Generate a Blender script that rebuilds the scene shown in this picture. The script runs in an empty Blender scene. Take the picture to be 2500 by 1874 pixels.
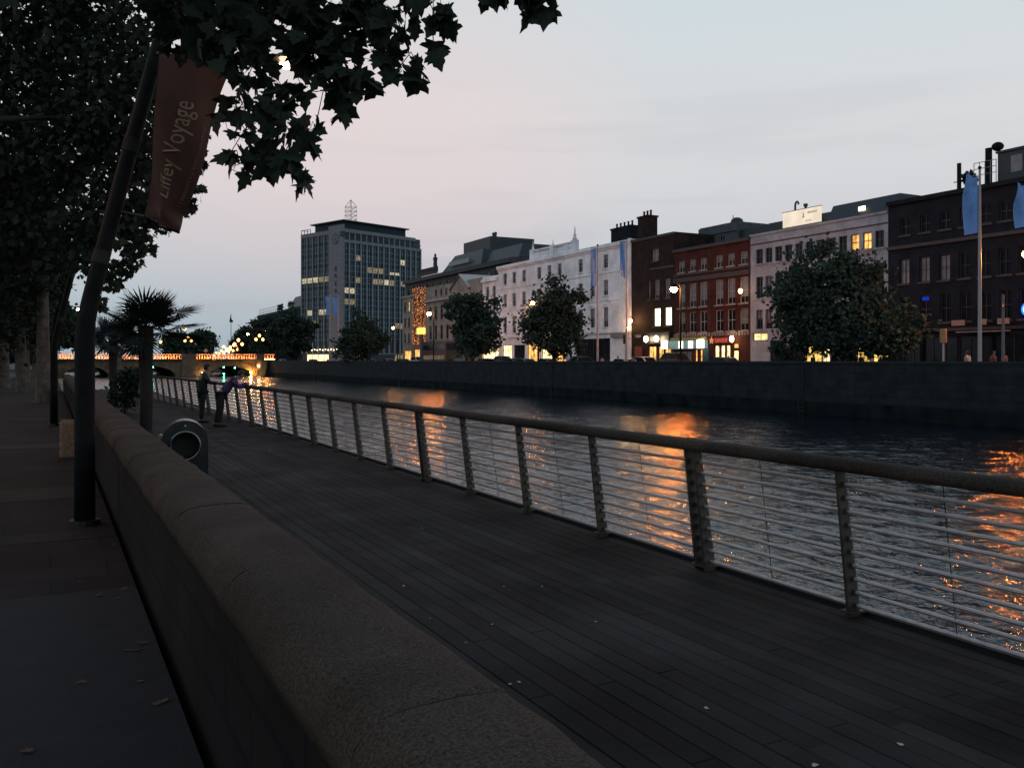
import bpy, math, random
import numpy as np
from mathutils import Vector, Matrix

R = math.radians
SC = bpy.context.scene
COL = SC.collection
rnd = random.Random(7)

# ------------------------------------------------------------------ camera
FPX, EYE = 2165.0, 1.85                      # focal length in pixels of the 2500 px wide photograph, eye height
YAW = math.atan(1126.0 / FPX)
CS, SN = math.cos(YAW), math.sin(YAW)
cam_d = bpy.data.cameras.new('camera')
cam_d.sensor_width = 36.0
cam_d.lens = FPX / 2500 * 36
cam_d.shift_y = -57.0 / 2500
cam_d.clip_start, cam_d.clip_end = 0.05, 6000
cam = bpy.data.objects.new('camera', cam_d)
COL.objects.link(cam)
cam.location = (0, 0, EYE)
cam.rotation_euler = (R(90), 0, -YAW)
SC.camera = cam

# ------------------------------------------------------------------ render / exposure
SC.view_settings.view_transform = 'Standard'
SC.view_settings.look = 'None'
SC.view_settings.exposure = 0.0
SC.view_settings.gamma = 1.0
SC.render.engine = 'CYCLES'
SC.cycles.use_denoising = True
SC.cycles.max_bounces = 6
SC.cycles.diffuse_bounces = 2
SC.cycles.glossy_bounces = 3
SC.cycles.transparent_max_bounces = 6
SC.cycles.sample_clamp_indirect = 4.0

# ------------------------------------------------------------------ dusk sky
def build_world():
    w = bpy.data.worlds.new('World')
    SC.world = w
    w.use_nodes = True
    nt = w.node_tree
    for n in list(nt.nodes):
        nt.nodes.remove(n)
    N, Lk = nt.nodes.new, nt.links.new
    out = N('ShaderNodeOutputWorld')
    bg = N('ShaderNodeBackground')
    tc = N('ShaderNodeTexCoord')
    sep = N('ShaderNodeSeparateXYZ')
    Lk(tc.outputs['Generated'], sep.inputs[0])
    ramp = N('ShaderNodeValToRGB')
    cr = ramp.color_ramp
    stops = [(0.0, (.02, .024, .03)), (.497, (.05, .06, .07)), (.503, (.35, .45, .51)), (.53, (.45, .53, .58)),
             (.560, (.575, .60, .635)), (.595, (.66, .665, .69)), (.635, (.68, .70, .715)), (.69, (.615, .70, .74)), (.72, (.57, .65, .71)),
             (.77, (.43, .53, .64)), (.86, (.23, .31, .41)), (1.0, (.13, .20, .29))]
    cr.elements[0].position, cr.elements[0].color = stops[0][0], (*stops[0][1], 1)
    cr.elements[1].position, cr.elements[1].color = stops[-1][0], (*stops[-1][1], 1)
    for p, c in stops[1:-1]:
        e = cr.elements.new(p)
        e.color = (*c, 1)
    half = N('ShaderNodeMath'); half.operation = 'MULTIPLY_ADD'
    half.inputs[1].default_value, half.inputs[2].default_value = .5, .5
    Lk(sep.outputs[2], half.inputs[0])
    Lk(half.outputs[0], ramp.inputs[0])
    # pink afterglow: strongest around the north-east, low in the sky
    dot = N('ShaderNodeVectorMath'); dot.operation = 'DOT_PRODUCT'
    az = R(17)
    dot.inputs[1].default_value = (math.sin(az) * .957, math.cos(az) * .957, .29)
    Lk(tc.outputs['Generated'], dot.inputs[0])
    pk = N('ShaderNodeMapRange')
    pk.inputs[1].default_value, pk.inputs[2].default_value = .945, 1.0
    pk.inputs[3].default_value, pk.inputs[4].default_value = 0, 1
    Lk(dot.outputs['Value'], pk.inputs[0])
    mix = N('ShaderNodeMixRGB'); mix.blend_type = 'MULTIPLY'
    mix.inputs[2].default_value = (1.12, .965, .95, 1)
    Lk(pk.outputs[0], mix.inputs[0]); Lk(ramp.outputs[0], mix.inputs[1])
    # long thin cloud bars low over the roofs
    mp = N('ShaderNodeMapping'); mp.inputs['Scale'].default_value = (1.6, 1.6, 15)
    mp.inputs['Rotation'].default_value = (R(4), R(-3), 0)
    Lk(tc.outputs['Generated'], mp.inputs[0])
    nz = N('ShaderNodeTexNoise'); nz.inputs['Scale'].default_value = 1.7
    nz.inputs['Detail'].default_value = 5
    Lk(mp.outputs[0], nz.inputs[0])
    cl = N('ShaderNodeMapRange')
    cl.inputs[1].default_value, cl.inputs[2].default_value = .5, .72
    Lk(nz.outputs[0], cl.inputs[0])
    low = N('ShaderNodeMapRange')
    low.inputs[1].default_value, low.inputs[2].default_value = .34, .10
    Lk(sep.outputs[2], low.inputs[0])
    mul = N('ShaderNodeMath'); mul.operation = 'MULTIPLY'
    Lk(cl.outputs[0], mul.inputs[0]); Lk(low.outputs[0], mul.inputs[1])
    sc_ = N('ShaderNodeMath'); sc_.operation = 'MULTIPLY'; sc_.inputs[1].default_value = .55
    Lk(mul.outputs[0], sc_.inputs[0])
    m2 = N('ShaderNodeMixRGB'); m2.inputs[2].default_value = (.43, .44, .485, 1)
    Lk(sc_.outputs[0], m2.inputs[0]); Lk(mix.outputs[0], m2.inputs[1])
    # a little of the physical twilight sky under the graded colours
    sky = N('ShaderNodeTexSky'); sky.sky_type = 'NISHITA'; sky.sun_disc = False
    sky.sun_elevation = R(-1.5); sky.sun_rotation = R(250)
    add = N('ShaderNodeMixRGB'); add.blend_type = 'ADD'; add.inputs[0].default_value = .02
    Lk(m2.outputs[0], add.inputs[1]); Lk(sky.outputs[0], add.inputs[2])
    Lk(add.outputs[0], bg.inputs[0])
    bg.inputs[1].default_value = 1.0
    Lk(bg.outputs[0], out.inputs[0])
build_world()

# ------------------------------------------------------------------ measuring: pixel of the photograph -> place
def W(px, py, d):
    """The point seen at pixel (px, py) at depth d metres along the view axis."""
    r = (px - 1250) / FPX * d
    return Vector((r * CS + d * SN, d * CS - r * SN, EYE + (880 - py) / FPX * d))
def on_x(px, X):
    """(Y, depth) where the sight line of column px crosses the vertical plane x = X."""
    k = (px - 1250) / FPX * CS + SN
    d = X / k
    return (d - X * SN) / CS, d
def zat(py, d):
    return EYE + (880 - py) / FPX * d
def project(P):
    d = P[0] * SN + P[1] * CS
    r = P[0] * CS - P[1] * SN
    return 1250 + r / d * FPX, 880 - (P[2] - EYE) / d * FPX, d

# ------------------------------------------------------------------ materials
MATS = {}
def mat(name, col, rough=.7, var=.25, scale=6.0, bump=0.0, bscale=None, metal=0.0, spec=.5, trans=None, detail=6, stain=None):
    if name in MATS:
        return MATS[name]
    m = bpy.data.materials.new(name)
    m.use_nodes = True
    nt = m.node_tree
    b = nt.nodes['Principled BSDF']
    b.inputs['Roughness'].default_value = rough
    b.inputs['Metallic'].default_value = metal
    b.inputs['Specular IOR Level'].default_value = spec
    tc = nt.nodes.new('ShaderNodeTexCoord')
    nz = nt.nodes.new('ShaderNodeTexNoise')
    nz.inputs['Scale'].default_value = scale
    nz.inputs['Detail'].default_value = detail
    nt.links.new(tc.outputs['Object'], nz.inputs['Vector'])
    rp = nt.nodes.new('ShaderNodeValToRGB')
    rp.color_ramp.elements[0].position, rp.color_ramp.elements[1].position = .3, .7
    rp.color_ramp.elements[0].color = (*[c * (1 - var) for c in col], 1)
    rp.color_ramp.elements[1].color = (*[min(1, c * (1 + var)) for c in col], 1)
    nt.links.new(nz.outputs[0], rp.inputs[0])
    nt.links.new(rp.outputs[0], b.inputs['Base Color'])
    if stain:                                           # broad worn and dirty patches over the fine grain
        n3 = nt.nodes.new('ShaderNodeTexNoise'); n3.inputs['Scale'].default_value = stain[0]; n3.inputs['Detail'].default_value = 7
        n3.inputs['Distortion'].default_value = .6
        nt.links.new(tc.outputs['Object'], n3.inputs['Vector'])
        m3 = nt.nodes.new('ShaderNodeMapRange')
        m3.inputs[1].default_value, m3.inputs[2].default_value = .36, .64
        m3.inputs[3].default_value, m3.inputs[4].default_value = stain[1], stain[2]
        nt.links.new(n3.outputs[0], m3.inputs[0])
        x3 = nt.nodes.new('ShaderNodeMixRGB'); x3.blend_type = 'MULTIPLY'; x3.inputs[0].default_value = 1
        nt.links.new(rp.outputs[0], x3.inputs[1]); nt.links.new(m3.outputs[0], x3.inputs[2])
        nt.links.new(x3.outputs[0], b.inputs['Base Color'])
    if bump:
        n2 = nt.nodes.new('ShaderNodeTexNoise')
        n2.inputs['Scale'].default_value = bscale or scale * 5
        n2.inputs['Detail'].default_value = 5
        nt.links.new(tc.outputs['Object'], n2.inputs['Vector'])
        bp = nt.nodes.new('ShaderNodeBump')
        bp.inputs['Strength'].default_value = .8
        bp.inputs['Distance'].default_value = bump
        nt.links.new(n2.outputs[0], bp.inputs['Height'])
        nt.links.new(bp.outputs[0], b.inputs['Normal'])
    if trans:
        tr = nt.nodes.new('ShaderNodeBsdfTranslucent')
        tr.inputs[0].default_value = (*trans, 1)
        ad = nt.nodes.new('ShaderNodeAddShader')
        nt.links.new(b.outputs[0], ad.inputs[0]); nt.links.new(tr.outputs[0], ad.inputs[1])
        nt.links.new(ad.outputs[0], nt.nodes['Material Output'].inputs[0])
    MATS[name] = m
    return m

def brickmat(name, c1, c2, mortar, bw=.24, bh=.08, rough=.85, mort=.012, rot=True, bump=.004):
    if name in MATS:
        return MATS[name]
    m = mat(name, c1, rough, spec=.15)
    nt = m.node_tree
    b = nt.nodes['Principled BSDF']
    tc = [n for n in nt.nodes if n.type == 'TEX_COORD'][0]
    vec = tc.outputs['Object']
    if rot:                                            # upright walls: course along x+y, rows along z
        sp = nt.nodes.new('ShaderNodeSeparateXYZ'); cb = nt.nodes.new('ShaderNodeCombineXYZ')
        ad = nt.nodes.new('ShaderNodeMath')
        nt.links.new(vec, sp.inputs[0])
        nt.links.new(sp.outputs[0], ad.inputs[0]); nt.links.new(sp.outputs[1], ad.inputs[1])
        nt.links.new(ad.outputs[0], cb.inputs[0]); nt.links.new(sp.outputs[2], cb.inputs[1])
        vec = cb.outputs[0]
    bk = nt.nodes.new('ShaderNodeTexBrick')
    bk.inputs['Scale'].default_value = 1.0
    bk.inputs['Brick Width'].default_value = bw
    bk.inputs['Row Height'].default_value = bh
    bk.inputs['Mortar Size'].default_value = mort
    bk.inputs['Color1'].default_value = (*c1, 1); bk.inputs['Color2'].default_value = (*c2, 1)
    bk.inputs['Mortar'].default_value = (*mortar, 1)
    nt.links.new(vec, bk.inputs['Vector'])
    nz = [n for n in nt.nodes if n.type == 'TEX_NOISE'][0]
    nz.inputs['Scale'].default_value = .9
    mr = nt.nodes.new('ShaderNodeMapRange')
    mr.inputs[1].default_value, mr.inputs[2].default_value, mr.inputs[3].default_value, mr.inputs[4].default_value = .3, .7, .6, 1.3
    nt.links.new(nz.outputs[0], mr.inputs[0])
    mx = nt.nodes.new('ShaderNodeMixRGB'); mx.blend_type = 'MULTIPLY'; mx.inputs[0].default_value = 1
    nt.links.new(bk.outputs[0], mx.inputs[1]); nt.links.new(mr.outputs[0], mx.inputs[2])
    nt.links.new(mx.outputs[0], b.inputs['Base Color'])
    bp = nt.nodes.new('ShaderNodeBump'); bp.inputs['Distance'].default_value = bump; bp.inputs['Strength'].default_value = .7
    bp.invert = True
    nt.links.new(bk.outputs['Fac'], bp.inputs['Height']); nt.links.new(bp.outputs[0], b.inputs['Normal'])
    return m

def emit(name, col, strength, var=0.0, scale=2.0):
    """A surface that gives off light: lamp glass, lit window, backlit sign."""
    if name in MATS:
        return MATS[name]
    m = bpy.data.materials.new(name)
    m.use_nodes = True
    nt = m.node_tree
    for n in list(nt.nodes):
        nt.nodes.remove(n)
    o = nt.nodes.new('ShaderNodeOutputMaterial')
    e = nt.nodes.new('ShaderNodeEmission')
    e.inputs[0].default_value = (*col, 1)
    e.inputs[1].default_value = strength
    if var:
        tc = nt.nodes.new('ShaderNodeTexCoord')
        nz = nt.nodes.new('ShaderNodeTexNoise'); nz.inputs['Scale'].default_value = scale; nz.inputs['Detail'].default_value = 3
        nt.links.new(tc.outputs['Object'], nz.inputs['Vector'])
        mr = nt.nodes.new('ShaderNodeMapRange')
        mr.inputs[1].default_value, mr.inputs[2].default_value = .35, .65
        mr.inputs[3].default_value, mr.inputs[4].default_value = strength * (1 - var), strength * (1 + var)
        nt.links.new(nz.outputs[0], mr.inputs[0]); nt.links.new(mr.outputs[0], e.inputs[1])
    nt.links.new(e.outputs[0], o.inputs[0])
    MATS[name] = m
    return m

# ------------------------------------------------------------------ mesh building
class MB:
    def __init__(s):
        s.v, s.f, s.mi, s.cur = [], [], [], 0
    def add(s, vs, fs):
        o = len(s.v)
        s.v += [tuple(v) for v in vs]
        s.f += [tuple(i + o for i in f) for f in fs]
        s.mi += [s.cur] * len(fs)
        return s
    def box(s, x0, x1, y0, y1, z0, z1):
        vs = [(x, y, z) for z in (z0, z1) for y in (y0, y1) for x in (x0, x1)]
        return s.add(vs, [(0, 2, 3, 1), (4, 5, 7, 6), (0, 1, 5, 4), (2, 6, 7, 3), (0, 4, 6, 2), (1, 3, 7, 5)])
    def cbox(s, x0, x1, y0, y1, z0, z1, c=.02):
        """Box with its four upright edges and top rim chamfered."""
        def ring(i, z):
            return [(x0 + i + c, y0 + i, z), (x1 - i - c, y0 + i, z), (x1 - i, y0 + i + c, z), (x1 - i, y1 - i - c, z),
                    (x1 - i - c, y1 - i, z), (x0 + i + c, y1 - i, z), (x0 + i, y1 - i - c, z), (x0 + i, y0 + i + c, z)]
        rs = [ring(0, z0), ring(0, z1 - c), ring(c, z1)]
        vs = sum(rs, [])
        fs = [tuple(range(7, -1, -1)), tuple(range(16, 24))]
        for k in range(2):
            for i in range(8):
                j = (i + 1) % 8
                fs.append((k * 8 + i, k * 8 + j, k * 8 + 8 + j, k * 8 + 8 + i))
        return s.add(vs, fs)
    def quad(s, a, b, c, d):
        return s.add([a, b, c, d], [(0, 1, 2, 3)])
    def tube(s, pts, rad, n=8, cap=True, squash=None):
        pts = [Vector(p) for p in pts]
        if not hasattr(rad, '__len__'):
            rad = [rad] * len(pts)
        vs, fs = [], []
        prev = None
        for i, p in enumerate(pts):
            t = (pts[min(i + 1, len(pts) - 1)] - pts[max(i - 1, 0)]).normalized()
            if prev is None:
                a = Vector((0, 0, 1)) if abs(t.z) < .9 else Vector((1, 0, 0))
                u = t.cross(a).normalized()
            else:
                u = (prev - t * prev.dot(t)).normalized()
            prev = u
            w = t.cross(u)
            for k in range(n):
                an = 2 * math.pi * k / n
                vs.append(p + (u * math.cos(an) + w * math.sin(an)) * rad[i])
        for i in range(len(pts) - 1):
            for k in range(n):
                j = (k + 1) % n
                fs.append((i * n + k, i * n + j, i * n + n + j, i * n + n + k))
        if cap:
            fs.append(tuple(range(n - 1, -1, -1)))
            fs.append(tuple(range((len(pts) - 1) * n, len(pts) * n)))
        return s.add(vs, fs)
    def lathe(s, prof, c=(0, 0, 0), n=16):
        vs, fs = [], []
        for r, z in prof:
            for k in range(n):
                a = 2 * math.pi * k / n
                vs.append((c[0] + r * math.cos(a), c[1] + r * math.sin(a), c[2] + z))
        for i in range(len(prof) - 1):
            for k in range(n):
                j = (k + 1) % n
                fs.append((i * n + k, i * n + j, i * n + n + j, i * n + n + k))
        fs.append(tuple(range(n - 1, -1, -1)))
        fs.append(tuple(range((len(prof) - 1) * n, len(prof) * n)))
        return s.add(vs, fs)
    def ball(s, c, r, n=12, m=8, sz=1.0):
        prof = [(max(.001, r * math.sin(math.pi * i / m)), -r * sz * math.cos(math.pi * i / m)) for i in range(m + 1)]
        return s.lathe(prof, c, n)
    def prism(s, poly, a, b, axis='y'):
        """Polygon of (u, w) extruded from a to b along axis ('x': u=y w=z, 'y': u=x w=z, 'z': u=x w=y)."""
        def P(u, w, t):
            return {'x': (t, u, w), 'y': (u, t, w), 'z': (u, w, t)}[axis]
        n = len(poly)
        vs = [P(u, w, a) for u, w in poly] + [P(u, w, b) for u, w in poly]
        fs = [tuple(range(n - 1, -1, -1)), tuple(range(n, 2 * n))]
        fs += [(i, (i + 1) % n, n + (i + 1) % n, n + i) for i in range(n)]
        return s.add(vs, fs)
    def build(s, name, mats, parent=None, smooth=False, loc=None, rot=None):
        me = bpy.data.meshes.new(name)
        me.from_pydata(s.v, [], s.f)
        for m in (mats if isinstance(mats, (list, tuple)) else [mats]):
            me.materials.append(m)
        if s.mi and max(s.mi) > 0:
            me.polygons.foreach_set('material_index', s.mi)
        if smooth:
            me.polygons.foreach_set('use_smooth', [True] * len(s.f))
        me.update()
        return link(name, me, parent, loc, rot)

def link(name, data, parent=None, loc=None, rot=None):
    o = bpy.data.objects.new(name, data)
    COL.objects.link(o)
    if parent is not None:
        o.parent = parent
    if loc is not None:
        o.location = loc
    if rot is not None:
        o.rotation_euler = rot
    return o
def tag(o, label, cat, group=None, kind=None):
    if label: o['label'] = label
    if cat: o['category'] = cat
    if group: o['group'] = group
    if kind: o['kind'] = kind
    return o
def thing(name, label, cat, loc=(0, 0, 0), rz=0.0, group=None):
    o = link(name, None, None, loc, (0, 0, rz))
    o.empty_display_size = .3
    return tag(o, label, cat, group)
def kids(o):
    return [c for c in o.children]
def copy_tree(o, parent=None):
    c = o.copy()
    COL.objects.link(c)
    c.parent = parent
    for ch in kids(o):
        copy_tree(ch, c)
    return c
def structure(o):
    o['kind'] = 'structure'
    return o
def text_verts(body, size, extrude=.004, shear=0.0, bold=0.0):
    """Lettering as plain mesh data: (verts, faces, width), starting at x=0 on the baseline."""
    cu = bpy.data.curves.new('lettering', 'FONT')
    cu.body, cu.size, cu.extrude, cu.shear = body, size, extrude, shear
    cu.offset = bold
    cu.resolution_u = 3
    ob = bpy.data.objects.new('lettering', cu)
    COL.objects.link(ob)
    bpy.context.view_layer.update()
    me = bpy.data.meshes.new_from_object(ob.evaluated_get(bpy.context.evaluated_depsgraph_get()))
    vs = [v.co.copy() for v in me.vertices]
    fs = [tuple(p.vertices) for p in me.polygons]
    bpy.data.objects.remove(ob); bpy.data.curves.remove(cu); bpy.data.meshes.remove(me)
    x0 = min(v.x for v in vs)
    for v in vs: v.x -= x0
    return vs, fs, max(v.x for v in vs)

# ------------------------------------------------------------------ palette
M_GRANITE = mat('granite_coping', (.049, .039, .031), .9, .6, 110, .0022, 170, spec=.1, detail=4, stain=(1.7, .74, 1.18))
M_WALLSTONE = brickmat('rubble_wall', (.014, .013, .013), (.010, .010, .011), (.007, .007, .008), .55, .28, .9, .02)
M_QUAY = brickmat('quay_masonry', (.0195, .0265, .0325), (.0165, .023, .0285), (.0135, .0185, .023), 1.3, .5, .85, .03, bump=.02)
M_DARKSTEEL = mat('dark_steel', (.03, .032, .035), .45, .3, 8, metal=.6)
M_RAILSTEEL = mat('brushed_steel', (.36, .37, .39), .5, .2, 12, metal=.5)
M_GLASSDK = mat('dull_dark_glass', (.006, .010, .016), .3, .4, 1.5, spec=.08)
M_POSTSTEEL = mat('weathered_steel_post', (.085, .076, .066), .5, .35, 12, metal=.6)
M_POLE = mat('grey_painted_pole', (.008, .009, .010), .6, .3, 5, spec=.08)
M_WHITEPAINT = mat('white_stucco', (.80, .83, .88), .8, .10, 1.2, .01, 8, stain=(.35, .78, 1.08))
M_CREAM = mat('cream_stucco', (.25, .225, .195), .8, .15, 1.0, .01, 8, stain=(.4, .7, 1.1))
M_GREYSTUCCO = mat('grey_roughcast', (.28, .33, .40), .85, .14, 2.0, .012, 10, stain=(.4, .75, 1.1))
M_BRICK = brickmat('red_brick', (.085, .024, .018), (.06, .019, .016), (.04, .025, .022), .23, .075, .9, .01)
M_BRICKDK = brickmat('sooty_brick', (.014, .020, .030), (.011, .016, .025), (.010, .014, .020), .23, .075, .9, .01)
M_BRICKBR = brickmat('brown_brick', (.036, .023, .020), (.027, .019, .017), (.02, .016, .015), .23, .075, .9, .01)
M_CONCRETE = mat('grey_concrete', (.060, .072, .084), .85, .3, 1.2, .01, 6)
M_SLATE = mat('dark_slate', (.014, .024, .034), .55, .3, 3)
M_STONETRIM = mat('pale_stone_trim', (.24, .21, .20), .8, .2, 3)
M_TRIMDK = mat('sooty_stone_trim', (.045, .043, .048), .8, .25, 3)
M_FRAME = mat('white_sash_frame', (.34, .33, .33), .6, .1, 5)
M_FRAMEDK = mat('dark_window_frame', (.03, .03, .035), .5, .1, 5)
M_GLASS = mat('dark_window_glass', (.008, .013, .020), .15, .4, 1.5, spec=.28)
M_BLIND = mat('pale_window_blind', (.13, .15, .175), .35, .3, 1.5)
M_SHOPDK = mat('dark_shopfront', (.018, .02, .024), .4, .3, 2)
M_ASPHALT = mat('asphalt', (.035, .035, .037), .9, .3, 4, .01, 40)
M_BARK = mat('plane_tree_bark', (.075, .062, .05), .85, .6, 3.5, .02, 14)
M_BARKDK = mat('dark_bark', (.014, .013, .013), .9, .4, 6, .02, 20)
M_LEAF = mat('plane_leaf', (.019, .029, .022), .7, .45, 1.3, trans=(.004, .007, .003), spec=.12)
M_LEAFFAR = mat('street_tree_leaf', (.034, .056, .044), .8, .5, .7, trans=(.004, .007, .004), spec=.1)
M_PALM = mat('palm_leaf', (.012, .019, .017), .5, .3, 4)
M_LAMPGLASS = emit('sodium_lamp_glass', (1, .25, .03), 820)
M_LAMPBRIDGE = emit('bridge_lamp_glass', (1, .46, .13), 7)
M_LAMPMID = emit('mid_sodium_lamp_glass', (1, .26, .035), 480)
M_LAMPDIM = emit('dim_sodium_lamp_glass', (1, .33, .06), 200)
M_LAMPWARM = emit('warm_lamp_glass', (1, .52, .20), 170)
M_GLOBE = emit('shop_globe_glass', (1, .74, .42), 22)
M_LAMPWHITE = emit('white_lamp_glass', (1, .80, .50), 30)
M_LIT = emit('lit_office_window', (1, .78, .42), .75, .45, 1.2)
M_LITDIM = emit('dimly_lit_window', (1, .80, .46), .22, .5, 1.2)
M_LITSHOP = emit('lit_shop_window', (1, .70, .32), 2.4, .55, 1.6)
M_LITORANGE = emit('orange_lit_window', (1, .48, .13), 1.5, .5, 1.4)
# ------------------------------------------------------------------ ground, water, roads
FX, QX, ZR, ZW = 65.0, 48.0, .70, -1.95         # facade line, far quay wall, far street level, water level
def fence_x(y):
    return 5.17 if y < 22 else 5.17 - .95 * ((y - 22) / 26) ** 1.6

def water_mesh():
    rs = [4.6]
    while rs[-1] < 900:
        rs.append(rs[-1] * 1.0062 + .004)
    rs = np.array(rs)
    an = np.radians(np.arange(-8, 104.01, .21))       # bearing from +Y towards +X
    A, Rr = np.meshgrid(an, rs)
    X, Y = Rr * np.sin(A), Rr * np.cos(A)
    cell = Rr * .0062 + .004
    g = np.random.default_rng(3)
    Z = np.zeros_like(X)
    for i in range(46):
        lam = .17 * (1.1 ** i) if i < 30 else g.uniform(.3, 2.0)
        th = R(200) + g.normal(0, .75)
        k = 2 * np.pi / lam
        amp = .0050 * lam ** .68 * (1.0 if lam < 1.2 else .72)
        fade = np.clip((lam / cell - 2.5) / 2.5, 0, 1)
        ph = k * (X * np.sin(th) + Y * np.cos(th)) + g.uniform(0, 6.28)
        Z += amp * fade * (np.sin(ph) + .25 * np.sin(2 * ph))
    nr, na = X.shape
    v = np.stack([X, Y, ZW + Z], -1).reshape(-1, 3)
    i = np.arange(nr - 1)[:, None] * na + np.arange(na - 1)[None, :]
    q = np.stack([i, i + na, i + na + 1, i + 1], -1).reshape(-1, 4)
    return fast_mesh('river_water', v, q, smooth=True)

def fast_mesh(name, v, q, smooth=False):
    me = bpy.data.meshes.new(name)
    n = q.shape[1]
    me.vertices.add(len(v)); me.vertices.foreach_set('co', np.ascontiguousarray(v, dtype=np.float32).ravel())
    me.loops.add(q.size); me.loops.foreach_set('vertex_index', np.ascontiguousarray(q, dtype=np.int32).ravel())
    me.polygons.add(len(q)); me.polygons.foreach_set('loop_start', np.arange(0, q.size, n, dtype=np.int32))
    me.polygons.foreach_set('use_smooth', np.full(len(q), smooth))
    me.update(calc_edges=True)
    return me

def water_material():
    m = mat('river_surface', (.003, .009, .014), .10, .2, .5, spec=.5)
    nt = m.node_tree
    b = nt.nodes['Principled BSDF']
    b.inputs['IOR'].default_value = 1.33
    tc = [n for n in nt.nodes if n.type == 'TEX_COORD'][0]
    mp = nt.nodes.new('ShaderNodeMapping'); mp.inputs['Scale'].default_value = (1, .75, 1); mp.inputs['Rotation'].default_value = (0, 0, R(20))
    nt.links.new(tc.outputs['Object'], mp.inputs[0])
    prev = None
    for sc_, dist in ((1.3, .045), (3.4, .06), (8.0, .014)):
        nz = nt.nodes.new('ShaderNodeTexNoise'); nz.inputs['Scale'].default_value = sc_; nz.inputs['Detail'].default_value = 3
        nz.inputs['Roughness'].default_value = .55
        nt.links.new(mp.outputs[0], nz.inputs['Vector'])
        bp = nt.nodes.new('ShaderNodeBump'); bp.inputs['Strength'].default_value = 1.0; bp.inputs['Distance'].default_value = dist
        nt.links.new(nz.outputs[0], bp.inputs['Height'])
        if prev: nt.links.new(prev.outputs[0], bp.inputs['Normal'])
        prev = bp
    nt.links.new(prev.outputs[0], b.inputs['Normal'])
    return m
wm = water_mesh(); wm.materials.append(water_material())
structure(link('river_water', wm))

M_SLAB = brickmat('paving_slabs', (.022, .018, .0175), (.018, .0155, .016), (.010, .010, .011), .9, .6, .85, .012, rot=False)
M_SHADOWBAND = brickmat('shadow_band_paving', (.022, .021, .021), (.016, .016, .017), (.01, .01, .01), .22, .11, .7, .02, rot=False)  # shadows lying across the path, put into the paving colour
M_SHADETYRE = mat('path_shade_and_tyre', (.0075, .0095, .0125), .95, .4, 5, .008, 60)  # shade on the near path put into the colour; tyres use it too
# near bank: path with its shade painted in, then slabs crossed by painted shadow bands
g = MB(); g.box(-400, .62, -60, 7.9, -3, 0); structure(g.build('painted_shade_footpath', M_SHADETYRE))
g = MB(); g.box(-3.6, .62, 7.9, 200, -3, 0); structure(g.build('paved_footpath', M_SLAB))
g = MB(); g.box(-400, -3.6, 7.9, 900, -3, -.12); structure(g.build('near_quay_road', M_ASPHALT))
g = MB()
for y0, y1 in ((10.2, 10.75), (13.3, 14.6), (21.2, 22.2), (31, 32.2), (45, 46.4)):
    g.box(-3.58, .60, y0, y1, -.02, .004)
structure(g.build('painted_shadow_bands', M_SHADOWBAND))
g = MB(); g.box(-400, .62, 200, 900, -3, .0); structure(g.build('near_bank_ground', M_ASPHALT))
# far bank
g = MB(); g.box(49.0, 62.0, -120, 231, -3, ZR - .12); structure(g.build('far_quay_road', M_ASPHALT))
g = MB(); g.box(62.0, 1500, -120, 231, -3, ZR); structure(g.build('far_pavement', M_CONCRETE))
g = MB(); g.box(49.0, 1500, 276, 3000, -3, ZR); g.box(49.0, 1500, 231, 276, -3, ZR)
structure(g.build('far_bank_ground', M_ASPHALT))
g = MB(); g.box(48.9, 51.2, -120, 228, ZR - .5, ZR); structure(g.build('far_quay_footpath', M_CONCRETE))

# ------------------------------------------------------------------ boardwalk
def deck_material():
    m = mat('worn_deck_boards', (.0235, .0225, .0215), .85, .6, .9, .003, 60, spec=.12)
    nt = m.node_tree
    b = nt.nodes['Principled BSDF']
    rp = [n for n in nt.nodes if n.type == 'VALTORGB'][0]
    tc = [n for n in nt.nodes if n.type == 'TEX_COORD'][0]
    sp = nt.nodes.new('ShaderNodeSeparateXYZ'); nt.links.new(tc.outputs['Object'], sp.inputs[0])
    fx = nt.nodes.new('ShaderNodeMath'); fx.operation = 'DIVIDE'; fx.inputs[1].default_value = .145
    fl = nt.nodes.new('ShaderNodeMath'); fl.operation = 'FLOOR'
    fy = nt.nodes.new('ShaderNodeMath'); fy.operation = 'DIVIDE'; fy.inputs[1].default_value = 3.1
    fm = nt.nodes.new('ShaderNodeMath'); fm.operation = 'FLOOR'
    cb = nt.nodes.new('ShaderNodeCombineXYZ'); wn = nt.nodes.new('ShaderNodeTexWhiteNoise')
    nt.links.new(sp.outputs[0], fx.inputs[0]); nt.links.new(fx.outputs[0], fl.inputs[0])
    nt.links.new(sp.outputs[1], fy.inputs[0]); nt.links.new(fy.outputs[0], fm.inputs[0])
    nt.links.new(fl.outputs[0], cb.inputs[0]); nt.links.new(fm.outputs[0], cb.inputs[1])
    nt.links.new(cb.outputs[0], wn.inputs[0])
    mr = nt.nodes.new('ShaderNodeMapRange'); mr.inputs[3].default_value, mr.inputs[4].default_value = .72, 1.35
    nt.links.new(wn.outputs[0], mr.inputs[0])
    mx = nt.nodes.new('ShaderNodeMixRGB'); mx.blend_type = 'MULTIPLY'; mx.inputs[0].default_value = 1
    nt.links.new(rp.outputs[0], mx.inputs[1]); nt.links.new(mr.outputs[0], mx.inputs[2])
    nt.links.new(mx.outputs[0], b.inputs['Base Color'])
    return m
M_DECK = deck_material()
g = MB()
nb = 28
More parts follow.
